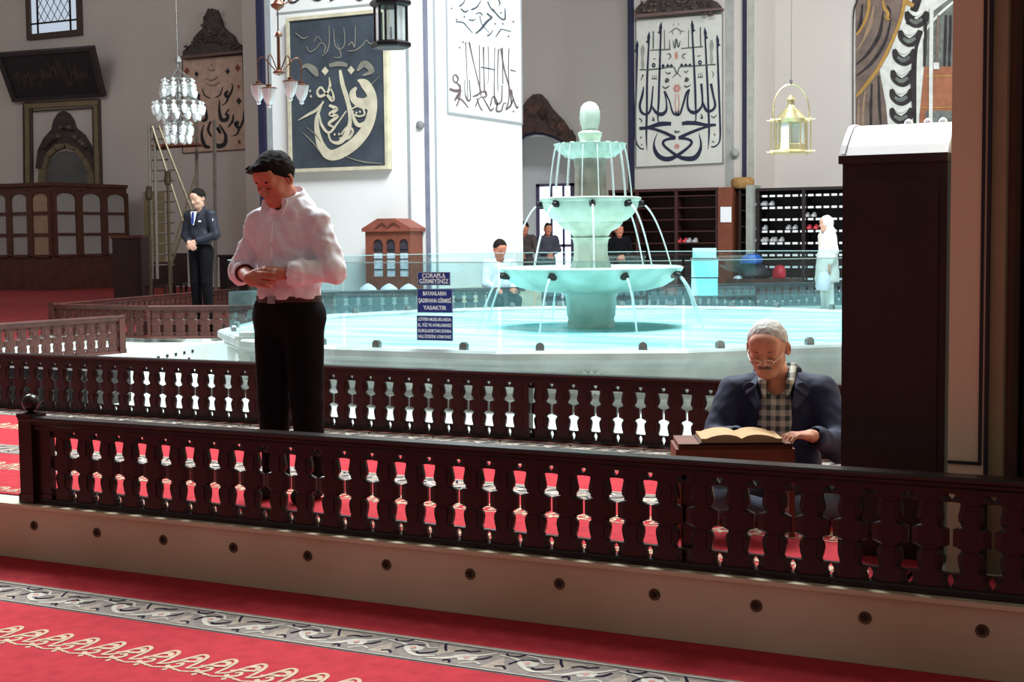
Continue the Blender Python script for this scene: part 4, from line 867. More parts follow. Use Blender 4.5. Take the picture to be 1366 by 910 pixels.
# ------------------------------------------------------------------ left back wall
g = lambda a, b: onY(a, b, YW)
t = thing('window_1', None, None, g(73, 53)); t['kind'] = 'structure'; WBR = mat('window_brown', (74, 58, 52), .6)
x0, x1, z0 = g(37, 0).x, g(110, 0).x, g(70, 51).z; b_ = .16
MB().box((x0, YW-.1, z0+b_), (x0+b_, YW+.01, 9)).box((x1-b_, YW-.1, z0+b_), (x1, YW+.01, 9)).box((x0, YW-.1, z0), (x1, YW+.01, z0+b_)).build('frame', WBR, t)
MB().box((x0+b_, YW-.03, z0+b_), (x1-b_, YW, 9)).build('pane', emis('window_daylight', (205, 218, 235), .85), t)
mb = MB(); xa, xb, za = x0+.42, x1-.42, z0+.45
for z in (za,): mb.box((x0+b_, YW-.07, z-.03), (x1-b_, YW-.05, z+.02))
for x in (xa, xb): mb.box((x-.03, YW-.07, z0+b_), (x+.03, YW-.05, 9))
for i in range(-12, 14):
    s = .26
    for sg in (1, -1):
        p = [(xa, za), (xb, za)]; c = xa+i*s
        pts = []
        for zz in (za, 9):
            x = c+sg*(zz-za)*.7
            pts.append((x, zz))
        (ax, az), (bx, bz) = pts
        def clip(ax, az, bx, bz):
            t0, t1 = 0., 1.; dx = bx-ax
            for lim, s_ in ((xa, 1), (xb, -1)):
                fa = s_*(ax-lim); fb = s_*(bx-lim)
                if fa < 0 and fb < 0: return None
                if fa < 0: t0 = max(t0, fa/(fa-fb))
                if fb < 0: t1 = min(t1, fa/(fa-fb))
            return None if t0 >= t1 else (ax+dx*t0, az+(bz-az)*t0, ax+dx*t1, az+(bz-az)*t1)
        r = clip(ax, az, bx, bz)
        if r: mb.tube([(r[0], YW-.06, r[1]), (r[2], YW-.06, r[3])], .012, 4)
mb.build('lattice', DARKM, t)
# leaning inscription board
Yt, Yb_ = YW-.95, YW-.12
c = [onY(-6, 71, Yt), onY(125, 61.5, Yt), onY(140.5, 128, Yb_), onY(17.5, 135.5, Yb_)]
t = thing('inscription_board', 'dark framed inscription board leaning forward from the far left wall', 'board', (c[2]+c[3])/2)
nrm = (c[1]-c[0]).cross(c[3]-c[0]).normalized()
if nrm.y > 0: nrm = -nrm
def bil(u, v, o=0): return c[0].lerp(c[1], u).lerp(c[3].lerp(c[2], u), v)+nrm*o
mb = MB(); mb.prism([bil(0, 0), bil(1, 0), bil(1, 1), bil(0, 1)], -nrm*.06); mb.build('panel', mat('dark_board', (40, 36, 40), .6), t)
mb = MB()
for a in ((0, 0, 1, .07), (0, .93, 1, 1), (0, .07, .045, .93), (.955, .07, 1, .93)): mb.prism([bil(a[0], a[1]), bil(a[2], a[1]), bil(a[2], a[3]), bil(a[0], a[3])], nrm*.05)
mb.build('frame', mat('frame_dark', (58, 50, 52), .5), t)
mb = MB(); rr = random.Random(5); mp = lambda a, b: bil(a, b, .004)
for i in range(26):
    u = .12+.76*i/26; v = .5+rr.uniform(-.12, .12); k_ = rr.choice([0, 1, 2])
    if k_ == 0: stroke(mb, [(u, v-.2, .006), (u+.005, v, .010), (u-.004, v+.15, .006)], mp)
    elif k_ == 1: stroke(mb, [(u-.02, v+.05, .01), (u, v+.14, .02), (u+.025, v+.03, .012)], mp)
    else: stroke(mb, [(u-.015, v, .012), (u+.01, v-.06, .02), (u+.02, v+.08, .012), (u-.01, v+.12, .01)], mp)
mb.build('lettering', mat('dull_gold', (78, 60, 50), .6), t)
# framed niche above the booth
Yn = YW-.04
t = thing('niche_frame', 'olive framed arched niche with carved dark crest above the glazed booth', 'niche', g(82, 245)); gm = mapY(YW-.1)
mb = MB()
def strip(mb, pts, wpx, Y, dep, mi=0):
    for i in range(len(pts)-1):
        (ax, ay), (bx, by) = pts[i], pts[i+1]; dx, dy = bx-ax, by-ay; l = hypot(dx, dy); nx, ny = -dy/l*wpx/2, dx/l*wpx/2
        mb.prism([onY(ax+nx, ay+ny, Y), onY(bx+nx, by+ny, Y), onY(bx-nx, by-ny, Y), onY(ax-nx, ay-ny, Y)], (0, dep, 0), mi)
strip(mb, [(36.5, 246), (35.5, 136)], 6, YW-.08, .08); strip(mb, [(32, 141.5), (131, 136)], 7, YW-.09, .09); strip(mb, [(130, 246), (126.5, 135)], 6, YW-.08, .08)
strip(mb, [(41, 246), (40, 145)], 1.6, YW-.1, .1, 1); strip(mb, [(41, 148), (124, 143)], 1.2, YW-.1, .1, 1); strip(mb, [(125.5, 246), (123, 143)], 1.6, YW-.1, .1, 1); strip(mb, [(31.5, 246), (30.5, 138), (131, 132.5), (134, 246)], 1.2, YW-.09, .09, 1)
mb.build('frame', [mat('olive_frame', (122, 108, 82), .8), WBR], t)
mb = MB(); mb.prism([g2_ for g2_ in [onY(x, y, YW-.14) for x, y in ((47, 225), (50, 200), (58, 184), (68, 173), (71, 160), (77, 151), (83, 148), (89, 151), (95, 160), (98, 170), (110, 180), (118, 194), (122, 210), (123, 225), (116, 212), (104, 198), (88, 190), (72, 192), (60, 205), (54, 225))]], (0, .14, 0))
rr = random.Random(2)
for i in range(16): p = onY(60+i*3.6, 196-16*sin(pi*i/15)-(10 if 5 < i < 11 else 0), YW-.15); mb.lathe([(0, -.09), (.07, -.05), (.09, 0), (.07, .05), (0, .09)], p, 8, rr.choice([0, 0, 1]))
mb.build('carved_crest', CARV, t, smooth=True)
mb = MB(); A1 = [(54, 246), (56, 224), (62, 208), (72, 197), (86, 192), (100, 197), (112, 210), (119, 228), (121, 246)]; strip(mb, A1, 8, YW-.12, .12); mb.build('arch_moulding', mat('olive_frame2', (112, 98, 78), .8), t)
mb = MB(); mb.prism([onY(x, y, YW-.02) for x, y in ((62, 250), (63, 230), (68, 214), (78, 203), (88, 201), (100, 204), (110, 216), (116, 232), (117, 250))], (0, .018, 0)); mb.build('recess', mat('niche_grey', (96, 94, 96), .9, var=.2, scale=.8), t)
# crest + calligraphy panel behind the crystal chandelier
crest('carved dark wooden crest above the pinkish calligraphy panel, far left', [(243, 77), (244, 68), (250, 62), (256, 58), (258, 50), (264, 43), (270, 38), (271, 25), (276, 14), (282, 11), (288, 15), (293, 26), (295, 35), (302, 42), (309, 47), (313, 56), (320, 60), (323, 68), (322, 72)], YW-.15, CARV,
      [(282+11*cos(q), 28+13*sin(q), 4) for q in [i*.9 for i in range(7)]]+[(250+8*i, 62-8*sin(i*.4), 4.5) for i in range(9)]+[(262+7*i, 48, 4) for i in range(6)], [(241, 78.5), (324, 70), (324, 67), (241, 74.5)], g(282, 77))
t = thing('calligraphy_panel', 'pinkish beige panel with dark script below the carved crest, behind the crystal chandelier', 'picture', g(285, 200))
MB().prism([onY(x, y, YW-.03) for x, y in ((244, 80), (323, 73.5), (328, 198.5), (244, 204))], (0, .029, 0)).build('panel', mat('beige_panel', (196, 168, 152), .85), t)
mb = MB(); cs = [(243.5, 79), (323.5, 73), (328, 199), (243.5, 204.5)]
for i in range(4): stroke(mb, [(*cs[i], 1.2), (*cs[(i+1) % 4], 1.2)], mapY(YW-.035), 0, False)
mb.build('border', WBR, t)
mb = MB(); gm = mapY(YW-.037); kk = lambda L: [(235+x/4.33, y/4.33, w_/4.33) for x, y, w_ in L]
for s_ in [[(320, 480, 5), (325, 510, 10), (300, 560, 16), (285, 545, 20), (298, 525, 14)], [(300, 560, 14), (290, 590, 8), (265, 610, 4)], [(250, 575, 4), (250, 640, 14), (262, 690, 22), (290, 690, 20), (300, 665, 14), (285, 660, 8), (305, 630, 8)], [(300, 735, 6), (325, 700, 12), (330, 660, 6)], [(390, 640, 5), (388, 690, 12), (365, 740, 14), (345, 715, 24), (362, 705, 16)], [(365, 740, 12), (350, 775, 9), (325, 785, 4)],
           [(240, 735, 16), (255, 770, 10), (235, 740, 8)], [(160, 720, 4), (148, 780, 14), (165, 840, 22), (195, 850, 14)], [(200, 700, 10), (185, 750, 14), (205, 790, 10)], [(250, 720, 8), (285, 780, 16), (280, 830, 22), (245, 845, 26), (225, 825, 14)], [(150, 510, 4), (165, 550, 8), (200, 570, 5)], [(225, 565, 5), (255, 545, 8), (268, 500, 4)], [(165, 600, 6), (175, 680, 18), (150, 700, 16)], [(130, 570, 14), (140, 600, 10), (120, 640, 8)]]: stroke(mb, kk(s_), gm)
for x, y, r in ((118, 428, 13), (297, 412, 13), (362, 583, 15), (126, 553, 15)): diamond(mb, 235+x/4.33, y/4.33, r/4.33, gm, 0, r*1.4/4.33)
for s_ in [[(180, 400, 4), (205, 408, 5), (225, 400, 4)], [(165, 450, 4), (205, 465, 6), (245, 440, 4)], [(172, 480, 4), (210, 495, 6), (250, 475, 4)], [(205, 370, 5), (205, 380, 5)]]: stroke(mb, kk(s_), gm, 2)
for x, y, r in ((62, 410, 16), (355, 392, 16), (360, 500, 9), (363, 820, 10)): diamond(mb, 235+x/4.33, y/4.33, r/4.33, gm, 1, r*1.5/4.33)
mb.build('calligraphy', [BLACK, mat('rust_ink', (140, 76, 66), .8), mat('thin_ink', (130, 110, 100), .8)], t)
struct(MB().box((g(330, 0).x, YW-.25, 0), (g(362, 0).x, YW, 10)).build('wall_left_pilaster', PLAS))
struct(MB().box((g(208, 0).x-.6, YW-.05, 0), (g(212, 0).x, YW, 2.7)).build('trim_15', OLIVE))

# glazed wooden booth
KY = 27.6; kx = yface(70, KY); kzt = onY(70, 245.5, KY).z; kx0 = yface(-40, KY); KYb = onX(170, 300, kx).y
t = thing('glazed_booth', 'large brown wooden booth with rows of curtained arched panes at far left', 'booth', (kx, KY, 0))
mb = MB(); mb.box((kx0, KY, .052), (kx, min(KYb, YW-.02), .95)); mb.build('base_panel', WOODK, t); MB().box((kx0, KY, kzt-.18), (kx, KYb, kzt-.04)).box((kx0-.05, KY-.06, kzt-.04), (kx+.06, KYb, kzt+.05)).build('cornice', WOODK, t)
CURT = mat('pale_curtain', (150, 146, 142), .9, var=.08, scale=20); CURTW = mat('warm_curtain', (150, 126, 104), .9, var=.1)
def paneface(p0, p1, cols, rows, z0, z1, nrm_, first):
    # p0->p1 along the face; arched top panes
    d_ = (p1-p0); L = d_.length; d_.normalize(); cw = L/cols
    for cidx in range(cols):
        mb = MB(); mm = MB(); u0, u1 = cidx*cw, (cidx+1)*cw; st_ = cw*.13
        P = lambda u, z, o=0: p0+d_*u+Vector((0, 0, z))+nrm_*o
        mb.prism([P(u0, z0), P(u0+st_, z0), P(u0+st_, z1), P(u0, z1)], nrm_*.06); mb.prism([P(u1-st_, z0), P(u1, z0), P(u1, z1), P(u1-st_, z1)], nrm_*.06)
        for r in range(rows+1):
            z = z0+(z1-z0)*r/rows; mb.prism([P(u0+st_, z-.035), P(u1-st_, z-.035), P(u1-st_, z+.035), P(u0+st_, z+.035)], nrm_*.05)
        r = (cw-2*st_)/2; c_ = (u0+u1)/2; zt_a = z1-.03
        arc_ = [P(c_-r*cos(q), zt_a-.16+.16*sin(q)) for q in [pi*j/8 for j in range(9)]]
        mb.prism(arc_+[P(u1-st_, zt_a), P(u0+st_, zt_a)], nrm_*.05)
        sash_ = mb.build('sash', WOODK, t)
        mm.prism([P(u0+st_, z0), P(u1-st_, z0), P(u1-st_, z1), P(u0+st_, z1)], nrm_*.01); mm.build('pane', CURT if cidx != first else CURTW, sash_)
paneface(Vector((kx0, KY, 0)), Vector((kx, KY, 0)), 4, 3, .95, kzt-.18, Vector((0, -1, 0)), 3)
paneface(Vector((kx, KY, 0)), Vector((kx, KYb, 0)), 3, 3, .95, kzt-.18, Vector((1, 0, 0)), 9)
# dark lectern-like cabinet beside the booth
p = atD(176, 385, 28.5)
t = thing('tall_cabinet', 'tall plain dark cabinet standing against the right end of the glazed booth', 'cabinet', (p.x, p.y, 0)); wd = 38/1900*28.5/2
mb = MB(); mb.box((-wd, -.3, .052), (wd, .3, 1.36)); mb.build('body', WOODD, t, local=True); MB().box((-wd-.03, -.33, 1.36), (wd+.03, .33, 1.42)).build('top', WOODK, t, local=True)
MB().box((-wd+.06, -.315, .1), (wd-.06, -.3, 1.28)).build('door', WOODD, t, local=True); t.rotation_euler = (0, 0, yaw)
# scaffold tower and poles
D2 = 26.5; t = thing('scaffold_tower', 'slim grey metal scaffold ladder with cross braces left of the security man', 'scaffold', atD(215, 385, D2))
SG = mat('scaffold_grey', (136, 130, 120), .5, metal=.4); mb = MB()
for x in (199, 206): mb.tube([atD(x, 165, D2), atD(x+4, 372, D2)], .03, 6)
for x in (262, 286): mb.tube([atD(x, 160, D2+.8), atD(x+2, 390, D2+.8)], .035, 6)
mb.build('upright', SG, t)
for i in range(14): y = 172+i*14; MB().tube([atD(199+i*.28, y, D2), atD(232 if i > 3 else 224, y-1, D2+.5)], .016, 5).build('rung', SG, t)
MB().prism([atD(200, 193, D2), atD(262, 190, D2), atD(262, 193, D2), atD(200, 196, D2)], F0*.6).build('platform', mat('plank', (120, 72, 54), .7), t)
for a_, b_ in (((203, 168), (250, 312)), ((212, 168), (262, 296)), ((262, 230), (228, 340)), ((226, 360), (250, 290))):
    MB().tube([atD(*a_, D2-.1), atD(*b_, D2-.1)], .022, 5).build('brace', mat('tan_metal', (128, 116, 94), .4, metal=.5), t)
for i, (x, y0, y1) in enumerate(((199, 268, 370), (224, 248, 365))):
    mb = MB(); p = atD(x, y0, 25); mb.tube([p, (atD(x+2, y1, 25).x, atD(x+2, y1, 25).y, .052)], .028, 8); mb.lathe([(0, 0), (.05, .02), (.07, .1), (.05, .2), (.06, .24), (0, .27)], p, 10)
    o = mb.build('brass_pole', BRASSD, None, smooth=True); tag(o, ('thin brass-topped pole at the left of the scaffold', 'taller brass-topped pole in the middle of the scaffold')[i], 'pole', 'brass-topped poles by the scaffold')
# clutter of dark furniture below the scaffold
for i, (x0, x1, y0, y1, D_) in enumerate(((196, 225, 350, 388, 27), (226, 246, 338, 388, 28), (296, 352, 340, 386, 27.5))):
    a_ = atD(x0, y0, D_); b_ = atD(x1, y0, D_); h_ = a_.z; W_ = (b_-a_).length
    t = thing('dark_chair' if i < 2 else 'dark_sideboard', ('dark wooden chair at the foot of the scaffold, left one', 'dark wooden chair at the foot of the scaffold, right one', 'low black-brown sideboard behind the security man')[i], ('chair', 'chair', 'sideboard')[i], ((a_.x+b_.x)/2, (a_.y+b_.y)/2, 0), yaw)
    if i < 2:
        mb = MB()
        MB().box((-W_/2, -.25, .42), (W_/2, .25, .48)).build('seat', WOODD, t, local=True); MB().box((-W_/2, .2, .48), (W_/2, .25, h_)).build('backrest', WOODD, t, local=True)
        for sx_ in (-1, 1):
            for sy_ in (-1, 1): MB().box((sx_*(W_/2-.03)-.025, sy_*.22-.025, .052), (sx_*(W_/2-.03)+.025, sy_*.22+.025, .42)).build('leg', WOODD, t, local=True)
    else:
        MB().box((-W_/2, -.25, .052), (W_/2, .25, h_-.04)).build('body', mat('black_brown', (30, 22, 22), .5), t, local=True); MB().box((-W_/2-.03, -.28, h_-.04), (W_/2+.03, .28, h_)).build('top', WOODD, t, local=True)

# ------------------------------------------------------------------ hanging lamps
def cable(p, ztop, r, m, parent, name='cable'): return MB().tube([p, (p[0], p[1], ztop)], r, 5).build(name, m, parent)
# crystal chandelier (far left)
cD = 20.5; P0 = atD(239, 140, cD); s = cD/1900
t = thing('crystal_chandelier', 'small glittering crystal chandelier in three tiers hanging at left', 'chandelier', P0)
cable(atD(237, 95, cD), 9, .008, STEEL, t)
MB().tube([atD(237, 95, cD), atD(238, 190, cD)], .012, 6).lathe([(0, -.06), (.05, -.03), (.03, .04), (0, .07)], atD(238, 80, cD), 10).build('stem', STEEL, t)
def drop(c, h, w, mb): mb.lathe([(0, -h), (w*.5, -h*.9), (w*.9, -h*.45), (w, -.1*h), (w*.8, .1*h), (w*.3, .25*h), (0, .3*h)], c, 8)
for (y, rx, n_, h) in ((113, 20, 9, .13), (122, 22, 9, .10), (143, 32, 15, .12), (152, 27, 11, .10), (170, 17, 9, .13), (183, 15, 8, .10)):
    z = atD(238, y, cD).z; C_ = atD(238, y, cD); R_ = rx*s
    rg = MB(); rg.tube([C_+Vector((R_*cos(q), R_*sin(q), .07)) for q in [2*pi*i/20 for i in range(20)]], .008, 5, 0, True)
    for i in range(n_): q = 2*pi*i/n_; rg.tube([C_+Vector((0, 0, .22)), C_+Vector((R_*cos(q), R_*sin(q), .07))], .006, 4)
    rg = rg.build('ring', STEEL, t)
    for i in range(n_):
        q = 2*pi*i/n_+.2; mb = MB(); drop(C_+Vector((R_*cos(q), R_*sin(q), 0)), h, .042, mb); mb.lathe([(0, -.03), (.035, 0), (0, .03)], C_+Vector((R_*cos(q), R_*sin(q), h*.45)), 6); mb.build('crystal_drop', CRYS, rg)
# chandelier with glass cups
cD = 11.2; s = cD/1900; C_ = atD(372, 90, cD); C_ = Vector((C_.x, C_.y, 0)); zz = lambda y: CZ+ray(372, y).z*cD
t = thing('cup_chandelier', 'metal chandelier with four fluted glass cups hanging above the standing man', 'chandelier', (C_.x, C_.y, zz(98)))
MB().lathe([(0, -.02), (.045, .0), (.05, .012), (.014, .03), (.012, .20), (.012, .28), (.035, .29), (.03, .31), (.006, .33)], (C_.x, C_.y, zz(98)), 14).build('stem', COPPER, t, smooth=True)
MB().lathe([(0, zz(16)), (.05, zz(10)), (.055, zz(7)), (.02, zz(0)), (.02, zz(-20)), (0, zz(-22))], (C_.x, C_.y, 0), 14).build('upper_hub', COPPER, t, smooth=True)
MB().tube([(C_.x, C_.y, zz(50)), (C_.x, C_.y, zz(16))], .006, 5).tube([(C_.x, C_.y, zz(-20)), (C_.x, C_.y, 8)], .006, 5).build('chain', STEEL, t)
mb = MB(); mb.tube([(C_.x+.015*0, C_.y, zz(0)), C_+R0*.06+Vector((0, 0, zz(6))), C_+R0*.11+Vector((0, 0, zz(2))), C_+R0*.13+Vector((0, 0, zz(-10)))], .006, 5); mb.build('scroll', COPPER, t)
# two cup pairs: (px, py of cap)
for px, py, dd_ in ((344.5, 113, .02), (358.5, 117, -.14), (387, 108, -.05), (402, 113, .12)):
    c0 = atD(px, py, cD+dd_); o_ = c0-Vector((C_.x, C_.y, 0)); o_.z = 0
    arm = [(C_.x, C_.y, zz(100)), Vector((C_.x, C_.y, 0))+o_*.35+Vector((0, 0, zz(88))), Vector((C_.x, C_.y, 0))+o_*.75+Vector((0, 0, zz(76))), Vector((C_.x, C_.y, 0))+o_+Vector((0, 0, zz(82))), c0+Vector((0, 0, .02))]
    MB().tube(bez(arm, 5), .005, 6).build('arm', COPPER, t); arm_ = [c_ for c_ in t.children if c_.name.startswith('arm')][-1]
    lp_ = MB().lathe([(.0, .03), (.02, .025), (.02, .008), (.062, .0), (.064, -.008), (0, -.01)], c0, 16).build('cap', COPPER, arm_, smooth=True)
    fl = lambda a, z: 1+.035*cos(a*12)
    MB().lathe([(0, -.155), (.01, -.155), (.018, -.145), (.014, -.132), (.03, -.11), (.046, -.075), (.054, -.03), (.056, -.008)], c0, 48, 0, fl).build('glass_cup', LAMPG, arm_, smooth=True)
# black lantern
cD = 12.5; s = cD/1900; C_ = atD(521, 30, cD); t = thing('black_lantern', 'black hexagonal metal lantern with clear panes hanging at the top centre', 'lantern', atD(521, 64, cD))
rot = .35; hx = lambda r, i, z: Vector((C_.x+r*cos(rot+i*pi/3), C_.y+r*sin(rot+i*pi/3), z)); zt = lambda y: CZ+ray(521, y).z*cD
mb = MB()
mb.lathe([(.0, zt(64)), (.165, zt(64)), (.18, zt(62)), (.18, zt(58)), (.15, zt(55)), (0, zt(54))], (C_.x, C_.y, 0), 6, 0, None, rot*6/(2*pi)); mb.build('base', DARKM, t)
MB().lathe([(0, zt(10)), (.15, zt(10)), (.185, zt(7)), (.185, zt(3)), (.165, zt(0)), (.06, zt(-20)), (.03, zt(-24)), (0, zt(-26))], (C_.x, C_.y, 0), 6, 0, None, rot*6/(2*pi)).build('roof', DARKM, t)
for i in range(6): MB().tube([hx(.142, i, zt(56)), hx(.142, i, zt(8))], .012, 6).build('bar', DARKM, t)
for i in range(6): MB().add([hx(.136, i, zt(56)), hx(.136, i+1, zt(56)), hx(.136, i+1, zt(8)), hx(.136, i, zt(8))], [(0, 1, 2, 3)]).build('pane', LAMPG if i % 2 else GLASSC, t)
MB().lathe([(0, 0), (.03, 0), (.03, .01), (.012, .015), (.012, .12), (0, .125)], (C_.x, C_.y, zt(54)), 12).build('candle_bulb', WHITEC, t); cable((C_.x, C_.y, zt(-26)), 8, .006, DARKM, t, 'chain')
# brass lantern
cD = 18.5; s = cD/1900; C_ = atD(1055, 165, cD); t = thing('brass_lantern', 'polished brass octagonal lantern on a hoop hanging at the right', 'lantern', atD(1055, 205, cD)); zt = lambda y: CZ+ray(1055, y).z*cD
c2 = (C_.x, C_.y, 0); ph = 8*.2/(2*pi); px_ = s
MB().lathe([(0, zt(205)), (24*px_, zt(205)), (24*px_, zt(203)), (20*px_, zt(200)), (19*px_, zt(193)), (18.5*px_, zt(192)), (0, zt(192))], c2, 8, 0, None, ph).build('base', BRASS, t)
MB().lathe([(0, zt(164)), (20*px_, zt(164)), (21*px_, zt(159)), (17*px_, zt(155)), (12*px_, zt(148)), (5*px_, zt(143)), (4*px_, zt(140)), (0, zt(140))], c2, 16, 0, None, ph).build('dome', BRASS, t, smooth=True)
MB().lathe([(0, zt(140)), (4.5*px_, zt(140)), (4.5*px_, zt(134)), (7*px_, zt(133)), (2*px_, zt(127)), (0, zt(126))], c2, 10).build('chimney', BRASS, t)
for i in range(8):
    a = .2+pi/4*i; MB().tube([(C_.x+19*px_*cos(a), C_.y+19*px_*sin(a), zt(y)) for y in (203, 160)], .010, 6).build('bar', BRASS, t)
    a2 = a+pi/8
for i in range(8):
    a = .2+pi/4*i; b__ = a+pi/4; r = 17*px_
    MB().add([(C_.x+r*cos(a), C_.y+r*sin(a), zt(193)), (C_.x+r*cos(b__), C_.y+r*sin(b__), zt(193)), (C_.x+r*cos(b__), C_.y+r*sin(b__), zt(164)), (C_.x+r*cos(a), C_.y+r*sin(a), zt(164))], [(0, 1, 2, 3)]).build('pane', LAMPG if i % 2 else GLASSC, t)
for sx_ in (-1, 1):
    for off in (-12, 12):
        c_ = Vector(c2)+F0*(off*px_)
        for y in (160, 202): MB().tube([c_+R0*(-30*px_)+Vector((0, 0, zt(y))), c_+R0*(30*px_)+Vector((0, 0, zt(y)))], .009, 6).build('cross_bar', BRASS, t) if sx_ > 0 else None
for x in (-24, 24):
    for off in (-12, 12): c_ = Vector(c2)+F0*(off*px_)+R0*(x*px_); MB().tube([c_+Vector((0, 0, zt(206))), c_+Vector((0, 0, zt(157)))], .010, 6).build('post', BRASS, t)
MB().tube([Vector(c2)+R0*(24*px_*cos(q))+Vector((0, 0, zt(148)+(zt(113)-zt(148))*sin(q))) for q in [pi*i/20 for i in range(21)]], .010, 6).tube([Vector(c2)+R0*(24*px_*k)+Vector((0, 0, z)) for k, z in ((-1, zt(148)), (-1, zt(160)))], .01, 6).tube([Vector(c2)+R0*(24*px_*k)+Vector((0, 0, z)) for k, z in ((1, zt(148)), (1, zt(160)))], .01, 6).build('hoop', BRASS, t)
MB().tube([Vector(c2)+Vector((0, 0, zt(113))), Vector(c2)+Vector((0, 0, zt(107)))], .02, 6).tube([Vector(c2)+Vector((0, 0, zt(110))), Vector(c2)+R0*.01+Vector((0, 0, 8))], .005, 5).build('cable', STEEL, t)

# ------------------------------------------------------------------ tall wooden kiosk at right with white desk top
CY = 5.62; a_ = onY(1123, 400, CY).x; b_ = min(onY(1262, 400, CY).x, nx0-.004); zc = onY(1190, 210, CY).z
t = thing('pulpit_cabinet', 'tall dark brown wooden cabinet with a glaring white sloped top beside the seated man', 'cabinet', ((a_+b_)/2, CY, 0))
mb = MB(); mb.box((a_, CY, .0), (b_, CY+.23, zc-.02)).box((a_-.008, CY-.01, 0), (b_+.003, CY+.24, .09)); mb.build('body', mat('cabinet_wood', (40, 20, 17), .5, var=.2, scale=5), t)
mb = MB(); mb.box((a_+.03, CY-.006, .14), (b_-.03, CY, zc-.08)); mb.build('front_panel', mat('cabinet_wood', (50, 27, 22)), t)
mb = MB(); mb.box((a_-.012, CY-.02, zc-.02), (b_+.003, CY+.255, zc+.012)); mb.build('cornice', WOODD, t)
zr = onY(1150, 168, CY+.2).z
WTOP = mat('white_enamel', (240, 242, 248), .5, var=.01)
lx = a_; prof = [(CY-.01, zc+.012), (CY+.03, zc+.05), (CY+.08, zc+.09), (CY+.14, zr-.012), (CY+.2, zr), (CY+.25, zr), (CY+.25, zc+.012)]
mb = MB(); mb.prism([(lx+.012, y, z) for y, z in prof], (b_-lx-.01, 0, 0)); mb.build('sloped_top', WTOP, t)
mb = MB(); mb.prism([(lx-.012, y, z+.006) for y, z in prof], (.022, 0, 0)); mb.build('side_scroll', mat('cream_enamel', (214, 214, 222), .5), t)
for i, px in enumerate((1212, 1238, 1258)):
    p = onY(px, 166, CY+.22); p.z = zr; o = MB().lathe([(0, 0), (.018, 0), (.016, .012), (.006, .02), (0, .021)], p, 10).build('bulb_socket', WTOP, None, smooth=True); tag(o, ('left', 'middle', 'right')[i]+' of the small white knobs on the white sloped top', 'knob', 'white knobs on the sloped top')
# low reading desk with open book
D_ = 5.98; A_ = atD(905, 590, D_); B_ = atD(1058, 595, D_); zt_ = .405
pc = (A_+B_)/2; W_ = .475; t = thing('reading_desk', 'low brown wooden reading desk in front of the seated man', 'desk', (pc.x, pc.y, 0), yaw-.03)
MB().box((-W_/2, -.0, zt_-.10), (W_/2, .03, zt_)).build('front_board', DESKW, t, local=True)
MB().box((-W_/2, .0, zt_-.02), (W_/2, .30, zt_)).build('desk_top', DESKW, t, local=True)
for sx_ in (-1, 1): MB().box((sx_*W_/2-.012, .01, 0), (sx_*W_/2+.012, .29, zt_-.02)).build('side_board', DESKW, t, local=True)
bk = thing('open_book', 'thick open book with yellowed pages lying on the reading desk', 'book', (pc.x+.0, pc.y, zt_), yaw-.03); bk.location = Vector((pc.x, pc.y, zt_))+F0*.03+R0*.03
for sg, w_, nm in ((-1, .17, 'pages'), (1, .17, 'pages')):
    mb = MB(); xs_ = [i/8 for i in range(9)]; top = [(sg*w_*u, .022+.020*sin(pi*min(1, u*1.15))**.7*(1-.35*u)) for u in xs_]
    pr = [(0, 0.004)]+top+[(sg*w_, .004)]
    mb.prism([(x, .0, z) for x, z in pr], (0, .24, 0)); mb.build(nm, PAPER, bk, local=True, smooth=30)
MB().box((-.178, -.006, 0), (.18, .25, .005)).build('cover', mat('dark_cover', (60, 24, 26), .6), bk, local=True)
